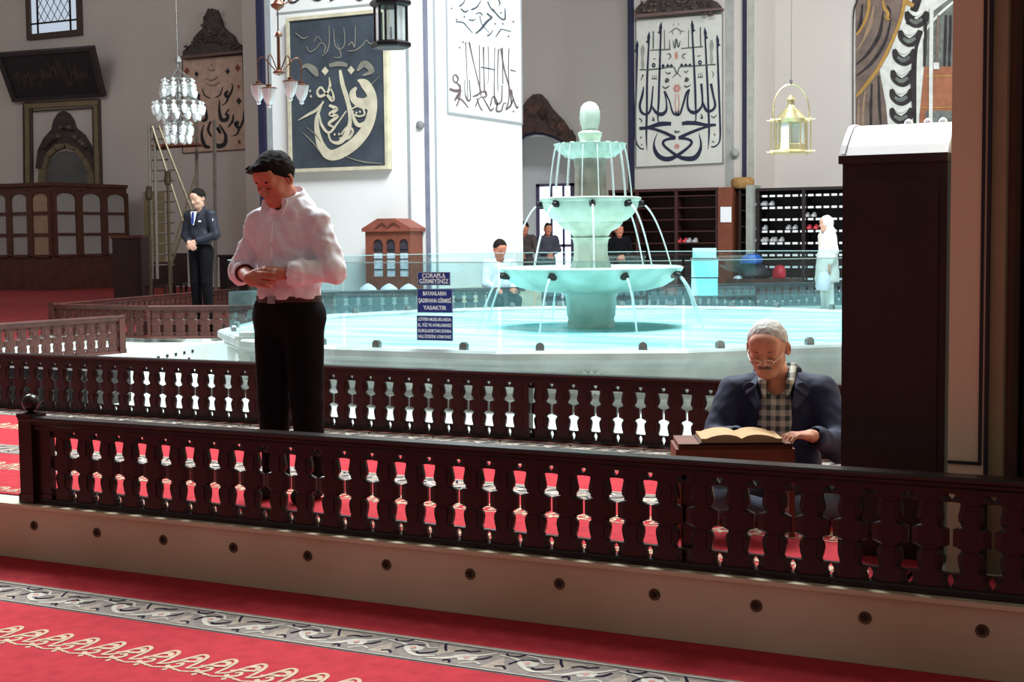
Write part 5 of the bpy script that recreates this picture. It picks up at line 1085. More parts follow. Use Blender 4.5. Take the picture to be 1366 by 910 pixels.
# ------------------------------------------------------------------ people: smooth distance fields turned into one continuous surface
class Field:
    def __init__(s, lo, hi, h):
        s.h = h; s.lo = np.array(lo, float); s.n = np.ceil((np.array(hi)-s.lo)/h).astype(int)+1
        s.F = np.full(s.n, .05, np.float32); s.T = Matrix(); s.wx = 1; s.ax = [s.lo[i]+h*np.arange(s.n[i]) for i in range(3)]
    def P(s, p): p = Vector(p); p.x *= s.wx; q = s.T @ p; return np.array(q)
    def _loc(s, pts, r):
        lo = np.min(pts, 0)-r; hi = np.max(pts, 0)+r
        a = np.clip(np.floor((lo-s.lo)/s.h).astype(int), 0, s.n); b = np.clip(np.ceil((hi-s.lo)/s.h).astype(int)+1, 0, s.n)
        sl = tuple(slice(a[i], b[i]) for i in range(3))
        X, Y, Z = np.meshgrid(*[s.ax[i][sl[i]] for i in range(3)], indexing='ij'); return sl, X, Y, Z
    def _mix(s, sl, d, k, op):
        A = s.F[sl]; d = d.astype(np.float32)
        if op == 'add':
            if k <= 0: s.F[sl] = np.minimum(A, d)
            else: h = np.clip(.5+.5*(A-d)/k, 0, 1); s.F[sl] = A*(1-h)+d*h-k*h*(1-h)
        else:
            d = -d
            if k <= 0: s.F[sl] = np.maximum(A, d)
            else: h = np.clip(.5-.5*(A-d)/k, 0, 1); s.F[sl] = A*(1-h)+d*h+k*h*(1-h)
    def cap(s, a, b, ra, rb=None, k=.02, op='add', flat=None):
        """tapered capsule; flat=(axis vector, factor) squashes it across that axis"""
        rb = ra if rb is None else rb; a, b = s.P(a), s.P(b); sl, X, Y, Z = s._loc([a, b], max(ra, rb)+k+.03)
        if X.size == 0: return
        d_ = b-a; L2 = max(d_.dot(d_), 1e-9); px, py, pz = X-a[0], Y-a[1], Z-a[2]
        t = np.clip((px*d_[0]+py*d_[1]+pz*d_[2])/L2, 0, 1); qx, qy, qz = px-t*d_[0], py-t*d_[1], pz-t*d_[2]
        if flat:
            f = np.array(s.T.to_3x3() @ Vector(flat[0])); f /= np.linalg.norm(f); e = qx*f[0]+qy*f[1]+qz*f[2]; g = 1/flat[1]-1
            qx, qy, qz = qx+e*g*f[0], qy+e*g*f[1], qz+e*g*f[2]
        s._mix(sl, np.sqrt(qx*qx+qy*qy+qz*qz)-(ra+(rb-ra)*t), k, op)
    def ell(s, c, r, k=.02, op='add', R=None):
        c0 = s.P(c); m = s.T.to_3x3() @ (R or Matrix.Identity(3)); m = np.array(m); sl, X, Y, Z = s._loc([c0], max(r)+k+.03)
        if X.size == 0: return
        p = np.stack([X-c0[0], Y-c0[1], Z-c0[2]], -1) @ m
        r = np.array(r)*np.array([s.wx, 1, 1]); k0 = np.linalg.norm(p/r, axis=-1); k1 = np.linalg.norm(p/(r*r), axis=-1)+1e-9
        s._mix(sl, k0*(k0-1)/k1, k, op)
    def box(s, c, h, r, k=.01, op='add', R=None):
        c0 = s.P(c); m = np.array(s.T.to_3x3() @ (R or Matrix.Identity(3))); sl, X, Y, Z = s._loc([c0], sum(h)+k+.03)
        if X.size == 0: return
        q = np.abs(np.stack([X-c0[0], Y-c0[1], Z-c0[2]], -1) @ m)-(np.array(h)-r)
        s._mix(sl, np.linalg.norm(np.maximum(q, 0), axis=-1)+np.minimum(q.max(-1), 0)-r, k, op)
    def half(s, p, n, k=.0):      # keep the side opposite to n
        p = s.P(p); n = np.array(s.T.to_3x3() @ Vector(n)); n /= np.linalg.norm(n)
        X, Y, Z = np.meshgrid(*s.ax, indexing='ij', sparse=True); d = (X-p[0])*n[0]+(Y-p[1])*n[1]+(Z-p[2])*n[2]
        A = s.F; d = d.astype(np.float32)
        if k <= 0: s.F = np.maximum(A, d)
        else: h = np.clip(.5-.5*(A-d)/k, 0, 1); s.F = A*(1-h)+d*h+k*h*(1-h)
    def wrinkle(s, amp, f, seed=0, stretch=(1, 1, 1)):
        r = np.random.default_rng(seed); X, Y, Z = np.meshgrid(*s.ax, indexing='ij', sparse=True); w = 0
        for i in range(6):
            v = r.normal(size=3)*np.array(stretch); v = v/np.linalg.norm(v)*f*(.6+.25*i); ph = r.uniform(0, 6.28)
            w = w+np.sin(X*v[0]+Y*v[1]+Z*v[2]+ph+1.3*np.sin(X*v[1]*.6-Z*v[0]*.5+i))/(1+.35*i)
        s.F = s.F+(amp*w*.4).astype(np.float32)
    def mesh(s, name, m, parent, smooth_it=0):
        F = s.F.copy(); F[0] = F[-1] = .05; F[:, 0] = F[:, -1] = .05; F[:, :, 0] = F[:, :, -1] = .05
        I = F < 0; c = [I[i:I.shape[0]-1+i, j:I.shape[1]-1+j, k:I.shape[2]-1+k] for i in (0, 1) for j in (0, 1) for k in (0, 1)]
        cnt = sum(x.astype(np.int8) for x in c); act = (cnt > 0) & (cnt < 8); idx = -np.ones(act.shape, np.int64); ii = np.argwhere(act); idx[act] = np.arange(len(ii))
        acc = np.zeros((len(ii), 3)); num = np.zeros(len(ii)); cor = [(i, j, k) for i in (0, 1) for j in (0, 1) for k in (0, 1)]
        for a in range(8):
            for ax in range(3):
                if cor[a][ax] == 0:
                    ca = np.array(cor[a]); cb = ca.copy(); cb[ax] = 1
                    fa = F[tuple((ii+ca).T)]; fb = F[tuple((ii+cb).T)]; x = (fa < 0) != (fb < 0)
                    t = np.where(x, fa/np.where(x, fa-fb, 1), 0); pos = ca+(cb-ca)*t[:, None]; acc[x] += pos[x]; num[x] += 1
        V = s.lo+(ii+acc/num[:, None])*s.h; faces = []
        for ax in range(3):
            o1, o2 = [(1, 2), (2, 0), (0, 1)][ax]; sh = np.zeros(3, int); sh[ax] = 1
            A = I[:-1, :-1, :-1]; B = I[sh[0]:I.shape[0]-1+sh[0], sh[1]:I.shape[1]-1+sh[1], sh[2]:I.shape[2]-1+sh[2]]
            e = np.argwhere(A != B); e = e[(e[:, o1] > 0) & (e[:, o2] > 0)]; flip = A[tuple(e.T)]
            d1 = np.zeros(3, int); d1[o1] = 1; d2 = np.zeros(3, int); d2[o2] = 1
            q = np.stack([idx[tuple(e.T)], idx[tuple((e-d1).T)], idx[tuple((e-d1-d2).T)], idx[tuple((e-d2).T)]], 1)
            q[~flip] = q[~flip][:, ::-1]; faces.append(q)
        Q = np.concatenate(faces); Q = Q[(Q >= 0).all(1)]
        me = bpy.data.meshes.new(name); me.vertices.add(len(V)); me.vertices.foreach_set('co', V.astype(np.float32).ravel())
        me.loops.add(len(Q)*4); me.loops.foreach_set('vertex_index', Q.ravel().astype(np.int32)); me.polygons.add(len(Q))
        me.polygons.foreach_set('loop_start', np.arange(0, len(Q)*4, 4, dtype=np.int32))
        me.update(calc_edges=True); me.validate(); me.polygons.foreach_set('use_smooth', [True]*len(me.polygons)); me.materials.append(m)
        o = bpy.data.objects.new(name, me); COL.objects.link(o); o.parent = parent; return o
def RX(a): return Matrix.Rotation(a, 3, 'X')
def frame(p, R): m = R.to_4x4(); m.translation = Vector(p); return m
def head(f, T, s=1.0, old=False):
    f.T = T; f.wx = 1.13 if old else 1.05
    f.ell((0, .012, .035), (.076, .096, .088), .02); f.ell((0, -.022, -.035), (.060, .070, .078), .035)
    f.cap((-.045, .0, -.055), (-.022, -.058, -.092), .022, .02, .03); f.cap((.045, .0, -.055), (.022, -.058, -.092), .022, .02, .03)
    f.ell((0, -.072, -.094), (.024, .020, .019), .025)
    f.cap((-.04, -.074, .030), (.04, -.074, .030), .013, .013, .02)
    f.ell((0, -.062, .06), (.055, .03, .035), .03)
    for x in (-1, 1):
        f.ell((x*.032, -.101, .008), (.019, .016, .013), .012, 'sub'); f.ell((x*.031, -.077, .006), (.0155, .0145, .0125), .004)
        f.ell((x*.044, -.060, -.022), (.020, .020, .018), .03); f.ell((x*.078, .014, -.004), (.013, .022, .035), .006, R=Matrix.Rotation(x*.25, 3, 'Z'))
        f.ell((x*.084, .006, -.004), (.006, .009, .018), .006, 'sub')
        f.ell((x*.0125, -.097, -.030), (.009, .010, .008), .008)
    f.cap((0, -.086, .018), (0, -.112, -.022), .0085, .0125, .012)
    f.cap((-.019, -.089, -.0585), (.019, -.089, -.0585), .0062, .0062, .008, flat=None); f.cap((-.016, -.087, -.0695), (.016, -.087, -.0695), .0072, .0072, .008)
    f.cap((-.022, -.100, -.0635), (.022, -.100, -.0635), .0025, .0025, .004, 'sub')
    f.T = Matrix(); f.wx = 1
def hand(f, W_, X, N, curl=(.25, .35, .3), side=1, thumb=.5, s=1.0, spread=.06):
    """W_: wrist, X: finger direction, N: back-of-hand normal, side: which side (along N x X) the thumb leaves."""
    X = Vector(X).normalized(); N = Vector(N); N = (N-X*N.dot(X)).normalized(); Y = N.cross(X)*side
    R = Matrix((X, Y, N)).transposed(); T = frame(W_, R); f.T = T
    f.box((.048*s, 0, -.002), (.045*s, .039*s, .0125*s), .012*s, .012); f.cap((-.01*s, 0, 0), (.03*s, 0, 0), .026*s, .024*s, .02, flat=((0, 0, 1), .7))
    for i, (y, L, r) in enumerate(((.030, .070, .0088), (.010, .078, .0092), (-.011, .073, .0088), (-.030, .058, .0078))):
        a = Vector((.086*s, y*s, 0)); ang = 0; yy = (y/.03)*spread
        for j, fr in enumerate((.45, .30, .25)):
            ang += curl[j]; b = a+Vector((cos(ang), yy*(1 if j == 0 else .3), -sin(ang)))*(L*fr*s); f.cap(a, b, r*s*(1-.06*j), r*s*(.94-.06*j), .004); a = b
    a = Vector((.022*s, .030*s, -.006*s)); b = a+Vector((.030, .024*thumb*1.5, -.008))*s; c = b+Vector((.028, .010*thumb, -.006))*s; d = c+Vector((.022, -.002, -.004))*s
    f.cap(a, b, .016*s, .0125*s, .012); f.cap(b, c, .0118*s, .0105*s, .005); f.cap(c, d, .0105*s, .0088*s, .004); f.T = Matrix()
def hairshape(name, T, h, parent, m, off=.012, p0=(0, -.062, .075), p1=(0, .1, -.075), tuft=None, seed=1, amp=.004, lo=(-.16, -.16, -.16), hi=(.16, .16, .16), side=.0, wx=1.05):
    c = np.array(T.translation); f = Field(c-.17, c+.17, h); f.T = T; f.wx = wx
    f.ell((0, .014, .038), (.076+off, .096+off, .088+off*1.1), .01)
    if tuft:
        for a, b, ra, rb in tuft: f.cap(a, b, ra, rb, .015)
    f.wrinkle(amp, 160, seed)
    n = Vector((0, p1[2]-p0[2], -(p1[1]-p0[1])))   # points towards the face
    if n.z > 0: n = -n
    f.half(p0, n, .006)
    for x in (-1, 1): f.cap((x*.10, -.03, -.045), (x*.10, -.085, .045), .038, .034, .008, 'sub')
    f.T = Matrix(); return f.mesh(name, m, parent)

# ---- standing man in a white shirt, hands folded
D_ = 7.09; base = onZ(391, 664, .007); a0 = yaw-radians(27)
man = thing('person', 'man in white shirt and black trousers standing with head bowed and hands folded', 'person', base, a0)
HS = 1.0
Hm = frame((-.02, -.065, 1.570), Matrix.Rotation(-.10, 3, 'Z') @ RX(.52))
f = Field((-.48, -.42, -.01), (.48, .30, 1.80), .0045)
head(f, Hm); f.cap((-.005, .0, 1.50), (0, .035, 1.38), .056, .064, .03)
f.ell((0, .02, 1.25), (.15, .10, .20), .04); f.ell((0, .01, 1.0), (.14, .095, .14), .05)
for x in (-1, 1): f.cap((x*.09, .01, .95), (x*.10, .01, .50), .07, .05, .04); f.cap((x*.10, .01, .50), (x*.11, .03, .08), .05, .035, .02); f.cap((x*.11, .03, .04), (x*.13, -.13, .03), .034, .026, .03)
SR, ER, WR = (-.178, .01, 1.36), (-.285, .01, 1.125), (-.085, -.195, 1.095)
SL, EL, WL = (.178, .01, 1.36), (.275, -.01, 1.125), (.075, -.175, 1.115)
for S_, E_, W_ in ((SR, ER, WR), (SL, EL, WL)): f.cap(S_, E_, .042, .038, .03); f.cap(E_, W_, .040, .027, .02)
hand(f, WR, (.19, -.05, -.01), (-.12, -1, .28), (.12, .25, .2), 1, .4)
hand(f, WL, (-.2, -.03, .02), (.1, -.7, .6), (.30, .45, .3), 1, .3)
f.mesh('body', SKIN, man)
hairshape('hair', Hm, .004, man, HAIRD, .013, (0, -.072, .070), (0, .105, -.09), tuft=[((-.03, -.065, .085), (-.055, -.098, .085), .030, .014), ((-.05, -.06, .07), (-.095, -.085, .065), .026, .010), ((.02, -.05, .09), (-.02, -.085, .092), .030, .02), ((-.06, -.02, .08), (-.105, -.045, .085), .022, .008), ((-.07, .0, .06), (-.115, -.01, .06), .020, .008)], amp=.003)
def facebits(H, parent, h=.0025, brow=HAIRD, moust=None):
    c = np.array(H.translation); f = Field(c-.13, c+.13, h); f.T = H
    for x in (-1, 1): f.cap((x*.016, -.090, .026), (x*.032, -.092, .032), .0038, .0042, .003); f.cap((x*.032, -.092, .032), (x*.050, -.080, .026), .0042, .0028, .003)
    f.T = Matrix(); f.mesh('eyebrow', brow, parent)
    f = Field(c-.13, c+.13, h); f.T = H
    for x in (-1, 1): f.cap((x*.020, -.0905, -.001), (x*.032, -.0925, -.004), .0022, .0024, .002); f.cap((x*.032, -.0925, -.004), (x*.044, -.0875, -.001), .0024, .0018, .002)
    f.T = Matrix(); f.mesh('eyelashes', brow, parent)
    if moust:
        f = Field(c-.13, c+.13, h); f.T = H
        for x in (-1, 1): f.cap((0, -.098, -.046), (x*.018, -.0945, -.048), .0075, .007, .005); f.cap((x*.018, -.0945, -.048), (x*.032, -.084, -.058), .007, .003, .005)
        f.wrinkle(.0012, 400, 2); f.T = Matrix(); f.mesh('moustache', moust, parent)
facebits(Hm, man)
f = Field((-.46, -.36, .90), (.46, .28, 1.56), .005)
f.ell((0, .01, 1.27), (.172, .112, .17), .03); f.ell((0, .0, 1.10), (.168, .122, .16), .06); f.ell((0, -.0, 1.0), (.168, .128, .07), .05)
f.cap((-.05, .025, 1.425), (.05, .025, 1.425), .072, .072, .05)
f.cap((-.160, .012, 1.365), (-.05, .02, 1.45), .058, .050, .04); f.cap((.160, .012, 1.365), (.05, .02, 1.45), .058, .050, .04)
for S_, E_, W_, q in ((SR, ER, WR, .22), (SL, EL, WL, .72)):
    S_, E_, W_ = Vector(S_), Vector(E_), Vector(W_); C_ = E_.lerp(W_, q); f.cap(S_, E_, .062, .060, .03); f.cap(E_, C_, .062, .054, .025)
    f.cap(C_-(W_-E_).normalized()*.022, C_, .060, .058, .004)
f.wrinkle(.009, 48, 4, (1, 1, .5)); f.wrinkle(.0055, 95, 9, (1, 1, .6))
f.half((0, 0, .985), (0, 0, -1), .012)
# sleeve mouths and neckline are hollow
for E_, W_, q in ((ER, WR, .22), (EL, WL, .72)):
    E_, W_ = Vector(E_), Vector(W_); C_ = E_.lerp(W_, q); f.cap(C_, W_, .048, .036, .003, 'sub')
f.cap((0, -.0, 1.44), (-.01, -.06, 1.56), .060, .07, .006, 'sub'); f.cap((0, -.09, 1.43), (0, -.12, 1.38), .022, .004, .006, 'sub')
f.mesh('shirt', WHITEC, man)
f = Field((-.2, -.2, 1.34), (.2, .2, 1.58), .0035)     # collar
f.T = frame((0, .016, 1.470), RX(.42)); f.cap((0, 0, -.04), (0, 0, .06), .112, .080, .004); f.cap((0, 0, -.08), (0, 0, .10), .112, .066, .003, 'sub'); f.half((0, 0, .042), (0, 0, 1), .003); f.half((0, 0, -.030), (0, 0, -1), .003); f.cap((0, -.05, -.09), (0, -.09, .09), .010, .050, .004, 'sub')
for x in (-1, 1): f.T = Matrix(); f.cap((x*.052, -.085, 1.452), (x*.060, -.130, 1.385), .030, .008, .006, flat=((x*.35, 1, .35), .25))
f.T = Matrix(); f.mesh('collar', WHITEC, man)
mb = MB(); Tp = []
for i in range(13): z = 1.365-.37*i/12; Tp.append((.0, -.118-.017*sin(pi*min(1, (1.38-z)/.3)*.9), z))
mb.tube(Tp, [.006]*13, 6)
for i in range(1, 12, 2): mb.lathe([(0, -.004), (.006, 0), (0, .004)], Vector(Tp[i])+Vector((0, -.007, 0)), 8)
mb.build('placket', WHITEC, man, local=True, smooth=True)
f = Field((-.26, -.25, 0.0), (.26, .25, 1.05), .006)
f.ell((0, .0, .95), (.168, .128, .10), .03); f.cap((-.07, .0, .90), (.07, .0, .90), .115, .115, .05)
for x in (-1, 1): f.cap((x*.085, .0, .88), (x*.10, -.01, .48), .105, .078, .03); f.cap((x*.10, -.01, .48), (x*.108, .02, .07), .078, .066, .02)
f.wrinkle(.004, 40, 5); f.half((0, 0, 1.005), (0, 0, 1), .004); f.half((0, 0, .035), (0, 0, -1), .004); f.mesh('trousers', TROU, man)
f = Field((-.22, -.24, -.005), (.22, .16, .14), .005)
for x in (-1, 1): f.cap((x*.108, .04, .045), (x*.125, -.13, .035), .044, .038, .02); f.cap((x*.108, .03, .1), (x*.108, .03, .05), .046, .046, .02)
f.half((0, 0, .0), (0, 0, -1), .002); f.mesh('socks', mat('black_sock', (24, 22, 26), .8), man)
mb = MB(); n_ = 40
for i in range(n_): pass
ring_ = [Vector((.170*cos(2*pi*i/40), .003+.130*sin(2*pi*i/40), .985)) for i in range(40)]
mb.tube(ring_, .008, 6, 0, True); b_ = MB(); vs_ = []
for i in range(40):
    for z in (.972, 1.004): vs_.append((.174*cos(2*pi*i/40), .003+.134*sin(2*pi*i/40), z))
b_.add(vs_, [(2*i, 2*((i+1) % 40), 2*((i+1) % 40)+1, 2*i+1) for i in range(40)]); b_.build('belt', mat('dark_leather', (58, 24, 20), .5), man, local=True)
MB().box((-.022, -.145, .970), (.022, -.134, 1.006)).box((-.016, -.147, .978), (.018, -.133, .998)).build('belt_buckle', STEEL, man, local=True)

# ---- seated man reading
pz = atD(1036, 600, 6.55); base = Vector((pz.x, pz.y, .007)); a1 = yaw-radians(14)
old = thing('person', 'grey-haired man in navy jacket and glasses seated on the floor reading an open book', 'person', base, a1)
Ho = frame((-.035, -.10, .765), Matrix.Rotation(-.16, 3, 'Z') @ RX(.42))
f = Field((-.45, -.62, -.01), (.45, .32, .93), .0045)
head(f, Ho, old=True); f.cap((-.01, -.02, .69), (0, .04, .56), .052, .064, .03); f.ell((0, -.045, .665), (.05, .05, .03), .02)
f.ell((0, .05, .42), (.16, .10, .20), .05); f.ell((0, .06, .16), (.17, .13, .13), .05)
for x in (-1, 1): f.cap((x*.10, .02, .12), (x*.32, -.22, .12), .07, .055, .04); f.cap((x*.32, -.22, .10), (x*.0, -.30, .06), .05, .04, .02)
oSR, oER, oWR = (-.20, .04, .55), (-.27, -.10, .33), (-.15, -.33, .395)
oSL, oEL, oWL = (.20, .04, .55), (.29, -.10, .33), (.165, -.33, .405)
for S_, E_, W_ in ((oSR, oER, oWR), (oSL, oEL, oWL)): f.cap(S_, E_, .045, .04, .03); f.cap(E_, W_, .040, .027, .02)
hand(f, oWL, (-.72, -.62, .12), (-.15, -.2, 1), (.40, .5, .35), -1, .5)
hand(f, oWR, (.6, -.7, .05), (.15, -.2, 1), (.30, .4, .3), 1, .5)
f.mesh('body', mat('skin_ruddy', (212, 150, 124), .55, var=.1, scale=30), old)
hairshape('hair', Ho, .003, old, HAIRG, .0045, (0, -.056, .088), (0, .10, -.085), amp=.0018, seed=5, wx=1.13)
facebits(Ho, old, brow=HAIRM, moust=HAIRM)
mb = MB(); gl_ = lambda x, y, z: Ho @ Vector((x, y, z))
for x in (-1, 1):
    mb.tube([gl_(x*.031+.021*cos(q), -.113, -.012+.013*sin(q)) for q in [2*pi*i/20 for i in range(20)]], .0013, 6, 0, True)
    mb.tube([gl_(x*.052, -.112, -.008), gl_(x*.078, -.06, .0), gl_(x*.084, .01, .012)], .0015, 6)
mb.tube([gl_(-.010, -.114, -.008), gl_(0, -.117, -.004), gl_(.010, -.114, -.008)], .0014, 6); mb.build('glasses', mat('silver_wire', (210, 205, 200), .25, metal=.9), old, local=True)
f = Field((-.46, -.45, .0), (.46, .32, .70), .005)
f.ell((0, .04, .46), (.195, .125, .17), .04); f.ell((0, .04, .24), (.21, .15, .20), .06)
f.cap((-.17, .04, .545), (-.06, .045, .60), .075, .062, .04); f.cap((.17, .04, .545), (.06, .045, .60), .075, .062, .04)
for S_, E_, W_ in ((oSR, oER, oWR), (oSL, oEL, oWL)):
    S_, E_, W_ = Vector(S_), Vector(E_), Vector(W_); C_ = E_.lerp(W_, .80); f.cap(S_, E_, .080, .070, .035); f.cap(E_, C_, .070, .050, .025); f.cap(C_-(W_-E_).normalized()*.03, C_, .050, .048, .004)
f.wrinkle(.008, 30, 7, (1, 1, .7)); f.wrinkle(.003, 75, 3)
for E_, W_ in ((oER, oWR), (oEL, oWL)): E_, W_ = Vector(E_), Vector(W_); C_ = E_.lerp(W_, .82); f.cap(C_, W_, .040, .036, .003, 'sub')
# open front
f.cap((0, -.10, .20), (-.005, -.09, .60), .045, .085, .01, 'sub'); f.cap((0, .0, .62), (-.02, -.10, .74), .068, .09, .01, 'sub')
f.half((0, 0, .06), (0, 0, -1), .01); f.mesh('jacket', NAVY, old)
f = Field((-.24, -.24, .38), (.24, .24, .74), .004)    # jacket collar flaps
f.cap((-.085, .05, .645), (-.115, -.06, .575), .028, .035, .01, flat=((.6, .3, -.6), .35)); f.cap((.085, .05, .645), (.115, -.06, .575), .028, .035, .01, flat=((-.6, .3, -.6), .35))
f.cap((-.115, -.06, .575), (-.075, -.125, .50), .036, .016, .01, flat=((.3, 1, .2), .3)); f.cap((.115, -.06, .575), (.085, -.125, .50), .038, .016, .01, flat=((-.3, 1, .2), .3))
f.cap((-.085, .055, .65), (0, .11, .66), .026, .026, .01); f.cap((.085, .055, .65), (0, .11, .66), .026, .026, .01); f.wrinkle(.002, 60, 2); f.mesh('jacket_collar', NAVY, old)
f = Field((-.16, -.2, .15), (.16, .16, .70), .004); f.ell((0, .03, .44), (.13, .125, .18), .03); f.ell((0, .01, .28), (.14, .12, .14), .03); f.cap((0, .03, .58), (0, .02, .62), .078, .074, .03)
f.cap((0, .0, .60), (-.015, -.1, .70), .066, .085, .004, 'sub'); f.cap((0, -.07, .57), (0, -.12, .50), .032, .006, .006, 'sub'); f.wrinkle(.003, 60, 8); f.mesh('shirt', PLAID, old)
f = Field((-.16, -.16, .5), (.16, .14, .72), .004)
for x in (-1, 1): f.cap((x*.074, .03, .675), (x*.062, -.062, .61), .016, .019, .006); f.cap((x*.06, -.065, .60), (x*.05, -.095, .545), .017, .008, .006)
f.cap((-.074, .03, .675), (0, .085, .68), .016, .016, .005); f.cap((.074, .03, .675), (0, .085, .68), .016, .016, .005); f.mesh('shirt_collar', PLAID, old)
f = Field((-.46, -.42, -.005), (.46, .26, .30), .007); f.ell((0, .05, .12), (.19, .16, .12), .05)
for x in (-1, 1): f.cap((x*.11, .02, .12), (x*.32, -.22, .11), .095, .075, .04); f.cap((x*.32, -.22, .09), (x*.02, -.31, .065), .072, .052, .02)
f.wrinkle(.004, 35, 5); f.half((0, 0, .0), (0, 0, -1), .002); f.mesh('trousers', mat('blue_grey_trousers', (96, 104, 124), .85), old)

# ---- simple builder for the distant people
def figure(label, base, rz, H, top, bottom, skin, hairm, pose='front', headrx=.2, headrz=0, h=.011, extra=None, scarf=None, seated=False, long=False):
    t = thing('person', label, 'person', base, rz); s = H/1.75; Z = lambda p: tuple(c*s for c in p)
    Hd = frame(Z((0, -.03, 1.60)), Matrix.Rotation(headrz, 3, 'Z') @ RX(headrx)); f = Field((-.4, -.66, -.01), (.4, .35, 1.82*s), h)
    T0 = Hd; head(f, T0); f.cap(Z((0, 0, 1.52)), Z((0, .02, 1.40)), .055, .06, .03); f.ell(Z((0, 0, 1.22)), (.13, .09, .2), .04); f.ell(Z((0, 0, .98)), (.13, .09, .12), .04)
    hips = Z((0, 0, .93)); 
    arms = {'front': [((-.19, 0, 1.38), (-.26, .0, 1.12), (-.05, -.17, 1.02)), ((.19, 0, 1.38), (.26, .0, 1.12), (.05, -.17, 1.03))],
            'down': [((-.19, 0, 1.38), (-.24, .03, 1.10), (-.22, -.06, .86)), ((.19, 0, 1.38), (.24, .03, 1.10), (.22, -.06, .86))],
            'reach': [((-.18, 0, 1.38), (-.22, -.1, 1.12), (-.12, -.33, 1.06)), ((.18, 0, 1.38), (.22, -.1, 1.12), (.10, -.33, 1.06))]}[pose]
    if seated: legs = [((x*.09, 0, .93), (x*.13, -.40, .90), (x*.13, -.40, .47)) for x in (-1, 1)]
    else: legs = [((x*.09, 0, .9), (x*.095, -.01, .5), (x*.10, .02, .08)) for x in (-1, 1)]
    for i, (a, b, c) in enumerate(arms):
        f.cap(Z(a), Z(b), .04, .036, .02); f.cap(Z(b), Z(c), .036, .026, .02)
        d_ = Vector((.5 if i == 0 else -.5, -.2, -.35)) if pose == 'front' else Vector((0, -.2, -1)) if pose == 'down' else Vector((0, -1, -.2))
        hand(f, Z(c), d_, (0, -1, .2) if pose != 'reach' else (0, 0, 1), (.3, .4, .3), 1 if i == 0 else -1, .4)
    for a, b, c in legs: f.cap(Z(a), Z(b), .07, .05, .03); f.cap(Z(b), Z(c), .05, .035, .02)
    f.mesh('body', skin, t)
    if hairm: hairshape('hair', T0, .006, t, hairm, .011, (0, -.065, .075), (0, .105, -.08), amp=.002)
    f = Field((-.42, -.5, .3 if not long else .2), (.42, .35, 1.62*s), .010)
    f.ell(Z((0, 0, 1.30)), (.18, .115, .15), .03); f.ell(Z((0, 0, 1.10)), (.18, .13, .18), .05); f.cap(Z((-.16, 0, 1.385)), Z((.16, 0, 1.385)), .065, .065, .04); f.cap(Z((0, .02, 1.42)), Z((0, .01, 1.46)), .072, .068, .03)
    if long: f.cap(Z((0, 0, 1.0)), Z((0, 0, .62)), .17, .20, .05)
    for a, b, c in arms: a, b, c = Vector(Z(a)), Vector(Z(b)), Vector(Z(c)); f.cap(a, b, .07, .062, .03); f.cap(b, b.lerp(c, .85), .060, .045, .02); 
    f.wrinkle(.006, 36, 3); f.half(Z((0, 0, .90 if not long else .55)), (0, 0, -1), .006)
    f.cap(Z((0, -.03, 1.44)), Z((0, -.09, 1.56)), .05, .07, .006, 'sub'); f.mesh('jacket' if not long else 'coat', top, t)
    f = Field((-.3, -.6, 0), (.3, .3, 1.05*s), .012); f.ell(Z((0, 0, .95)), (.16, .12, .09), .03)
    for a, b, c in legs: f.cap(Z(a), Z(b), .10, .075, .03); f.cap(Z(b), Z(c), .075, .062, .02)
    f.half((0, 0, .03), (0, 0, -1), .004); f.mesh('trousers', bottom, t)
    f = Field((-.25, -.62, -.01), (.25, .2, .55*s), .010)
    for a, b, c in legs: c = Vector(Z(c)); f.cap(c+Vector((0, .02, -.03)), c+Vector((0, -.13, -.045)), .042, .036, .02)
    f.mesh('shoes', mat('black_shoe', (20, 18, 20), .5), t)
    if extra: extra(t, s, Hd)
    return t, Hd
def guard_bits(t, s, Hd):
    MB().prism([(-.05, -.128, 1.43*s), (.05, -.128, 1.43*s), (.012, -.15, 1.25*s), (-.012, -.15, 1.25*s)], (0, .012, 0)).build('shirt_front', WHITEC, t, local=True)
    MB().prism([(-.014, -.142, 1.42*s), (.014, -.142, 1.42*s), (.02, -.158, 1.29*s), (0, -.16, 1.25*s), (-.02, -.158, 1.29*s)], (0, .01, 0)).build('tie', TIE, t, local=True)
    MB().box((.09, -.137, 1.29*s), (.13, -.128, 1.31*s)).build('badge', SIGNW, t, local=True); MB().box((.245, -.05, 1.28*s), (.262, .0, 1.33*s)).build('shoulder_patch', SIGNW, t, local=True)
pg = atD(271, 440, 19.0); pg.z = .24
MB().box((pg.x-.7, pg.y-.5, .03), (pg.x+.7, pg.y+.6, .237)).build('floor_step', WOODD)['kind'] = 'structure'
figure('security man in dark navy jacket and blue tie with hands clasped, behind the left fences', pg, yaw-radians(30), 1.76, NAVYD, TROU, SKINL, HAIRD, 'front', .35, -.1, .009, guard_bits)
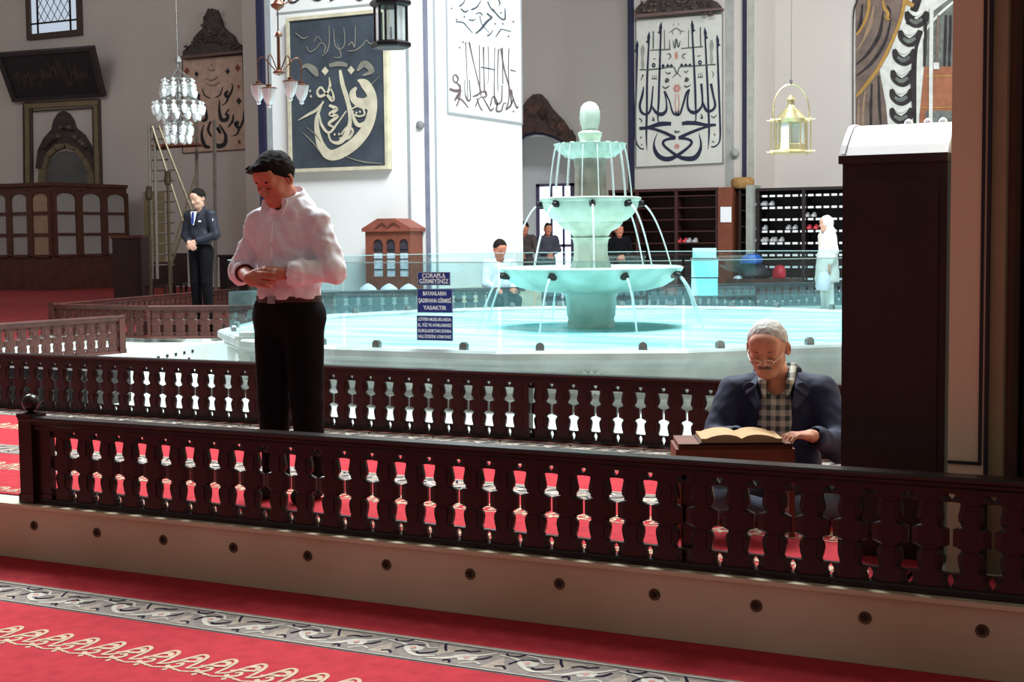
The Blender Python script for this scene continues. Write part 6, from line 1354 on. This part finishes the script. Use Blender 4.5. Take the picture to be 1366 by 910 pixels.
# woman in white coat and headscarf
pw = atD(1103, 415, 23.6); pw.z = 0
def scarf_bits(t, s, Hd):
    c = np.array(Hd.translation); f = Field(c-.26, c+.22, .008); f.T = Hd
    f.ell((0, .02, .03), (.098, .115, .112), .02); f.cap((0, .03, -.06), (0, .05, -.14), .085, .11, .04); f.wrinkle(.004, 70, 2); f.ell((0, -.11, -.01), (.06, .06, .075), .01, 'sub'); f.T = Matrix()
    f.mesh('headscarf', mat('pale_scarf', (206, 204, 206), .9, var=.15, scale=40), t)
    mb = MB(); mb.lathe([(0, 0), (.13, .0), (.16, .08), (.14, .2), (.06, .3), (.02, .34), (0, .34)], (-.24, -.08, .42*s), 12, 0, lambda a, z: 1+.12*sin(3*a)); 
figure('woman in white coat and pale headscarf standing by the shoe shelves', pw, yaw-radians(75), 1.60, COAT, COAT, SKINL, None, 'down', .1, 0, .010, scarf_bits, long=True)
o = blob_bag(1098, 386, 23.0, .24, .30, WHITEC, 'white plastic bag held by the woman in the white coat', 'plastic_bag', 'bag'); p_ = atD(1098, 387, 23.3)
me_ = o.data
for v in me_.vertices: v.co = v.co-onY(1098, 386, 23.0)
o.location = p_
# man washing at the pool beside the white pillar
pm = atD(667, 420, 19.4); pm.z = 0
figure('man in white shirt washing his hands beyond the pool, by the white pillar edge', (pm.x, pm.y, -.42), yaw+radians(15), 1.70, WHITEC, TROU, SKIN, HAIRD, 'reach', .45, .2, .010, None, seated=True)
MB_ = MB().lathe([(0, 0), (.17, 0), (.17, .03), (.12, .06), (.12, .30), (.17, .34), (0, .36)], (pm.x, pm.y, 0), 20).build('washing_stool', MARBG, None, smooth=True); tag(MB_, 'grey stone washing stool under the man in the white shirt', 'stool')
# people in the bright doorway
for px, py, D_, H_, lab, m_, rz in ((731, 300, 30.0, 1.6, 'dark-dressed visitor in front of the bright doorway, left of the fountain column', mat('dusk_cloth', (60, 58, 72), .8), .3), (701, 300, 29.0, 1.62, 'visitor in brown half hidden behind the edge of the white pillar', mat('brown_cloth', (70, 56, 56), .8), -.4), (826, 300, 28.2, 1.55, 'visitor in dark clothes right behind the fountain column', TROU, .2)):
    p = atD(px, 400, D_); p.z = 0
    figure(lab, p, yaw+rz, H_, m_, m_, SKIN, HAIRD, 'front', .2, 0, .014)
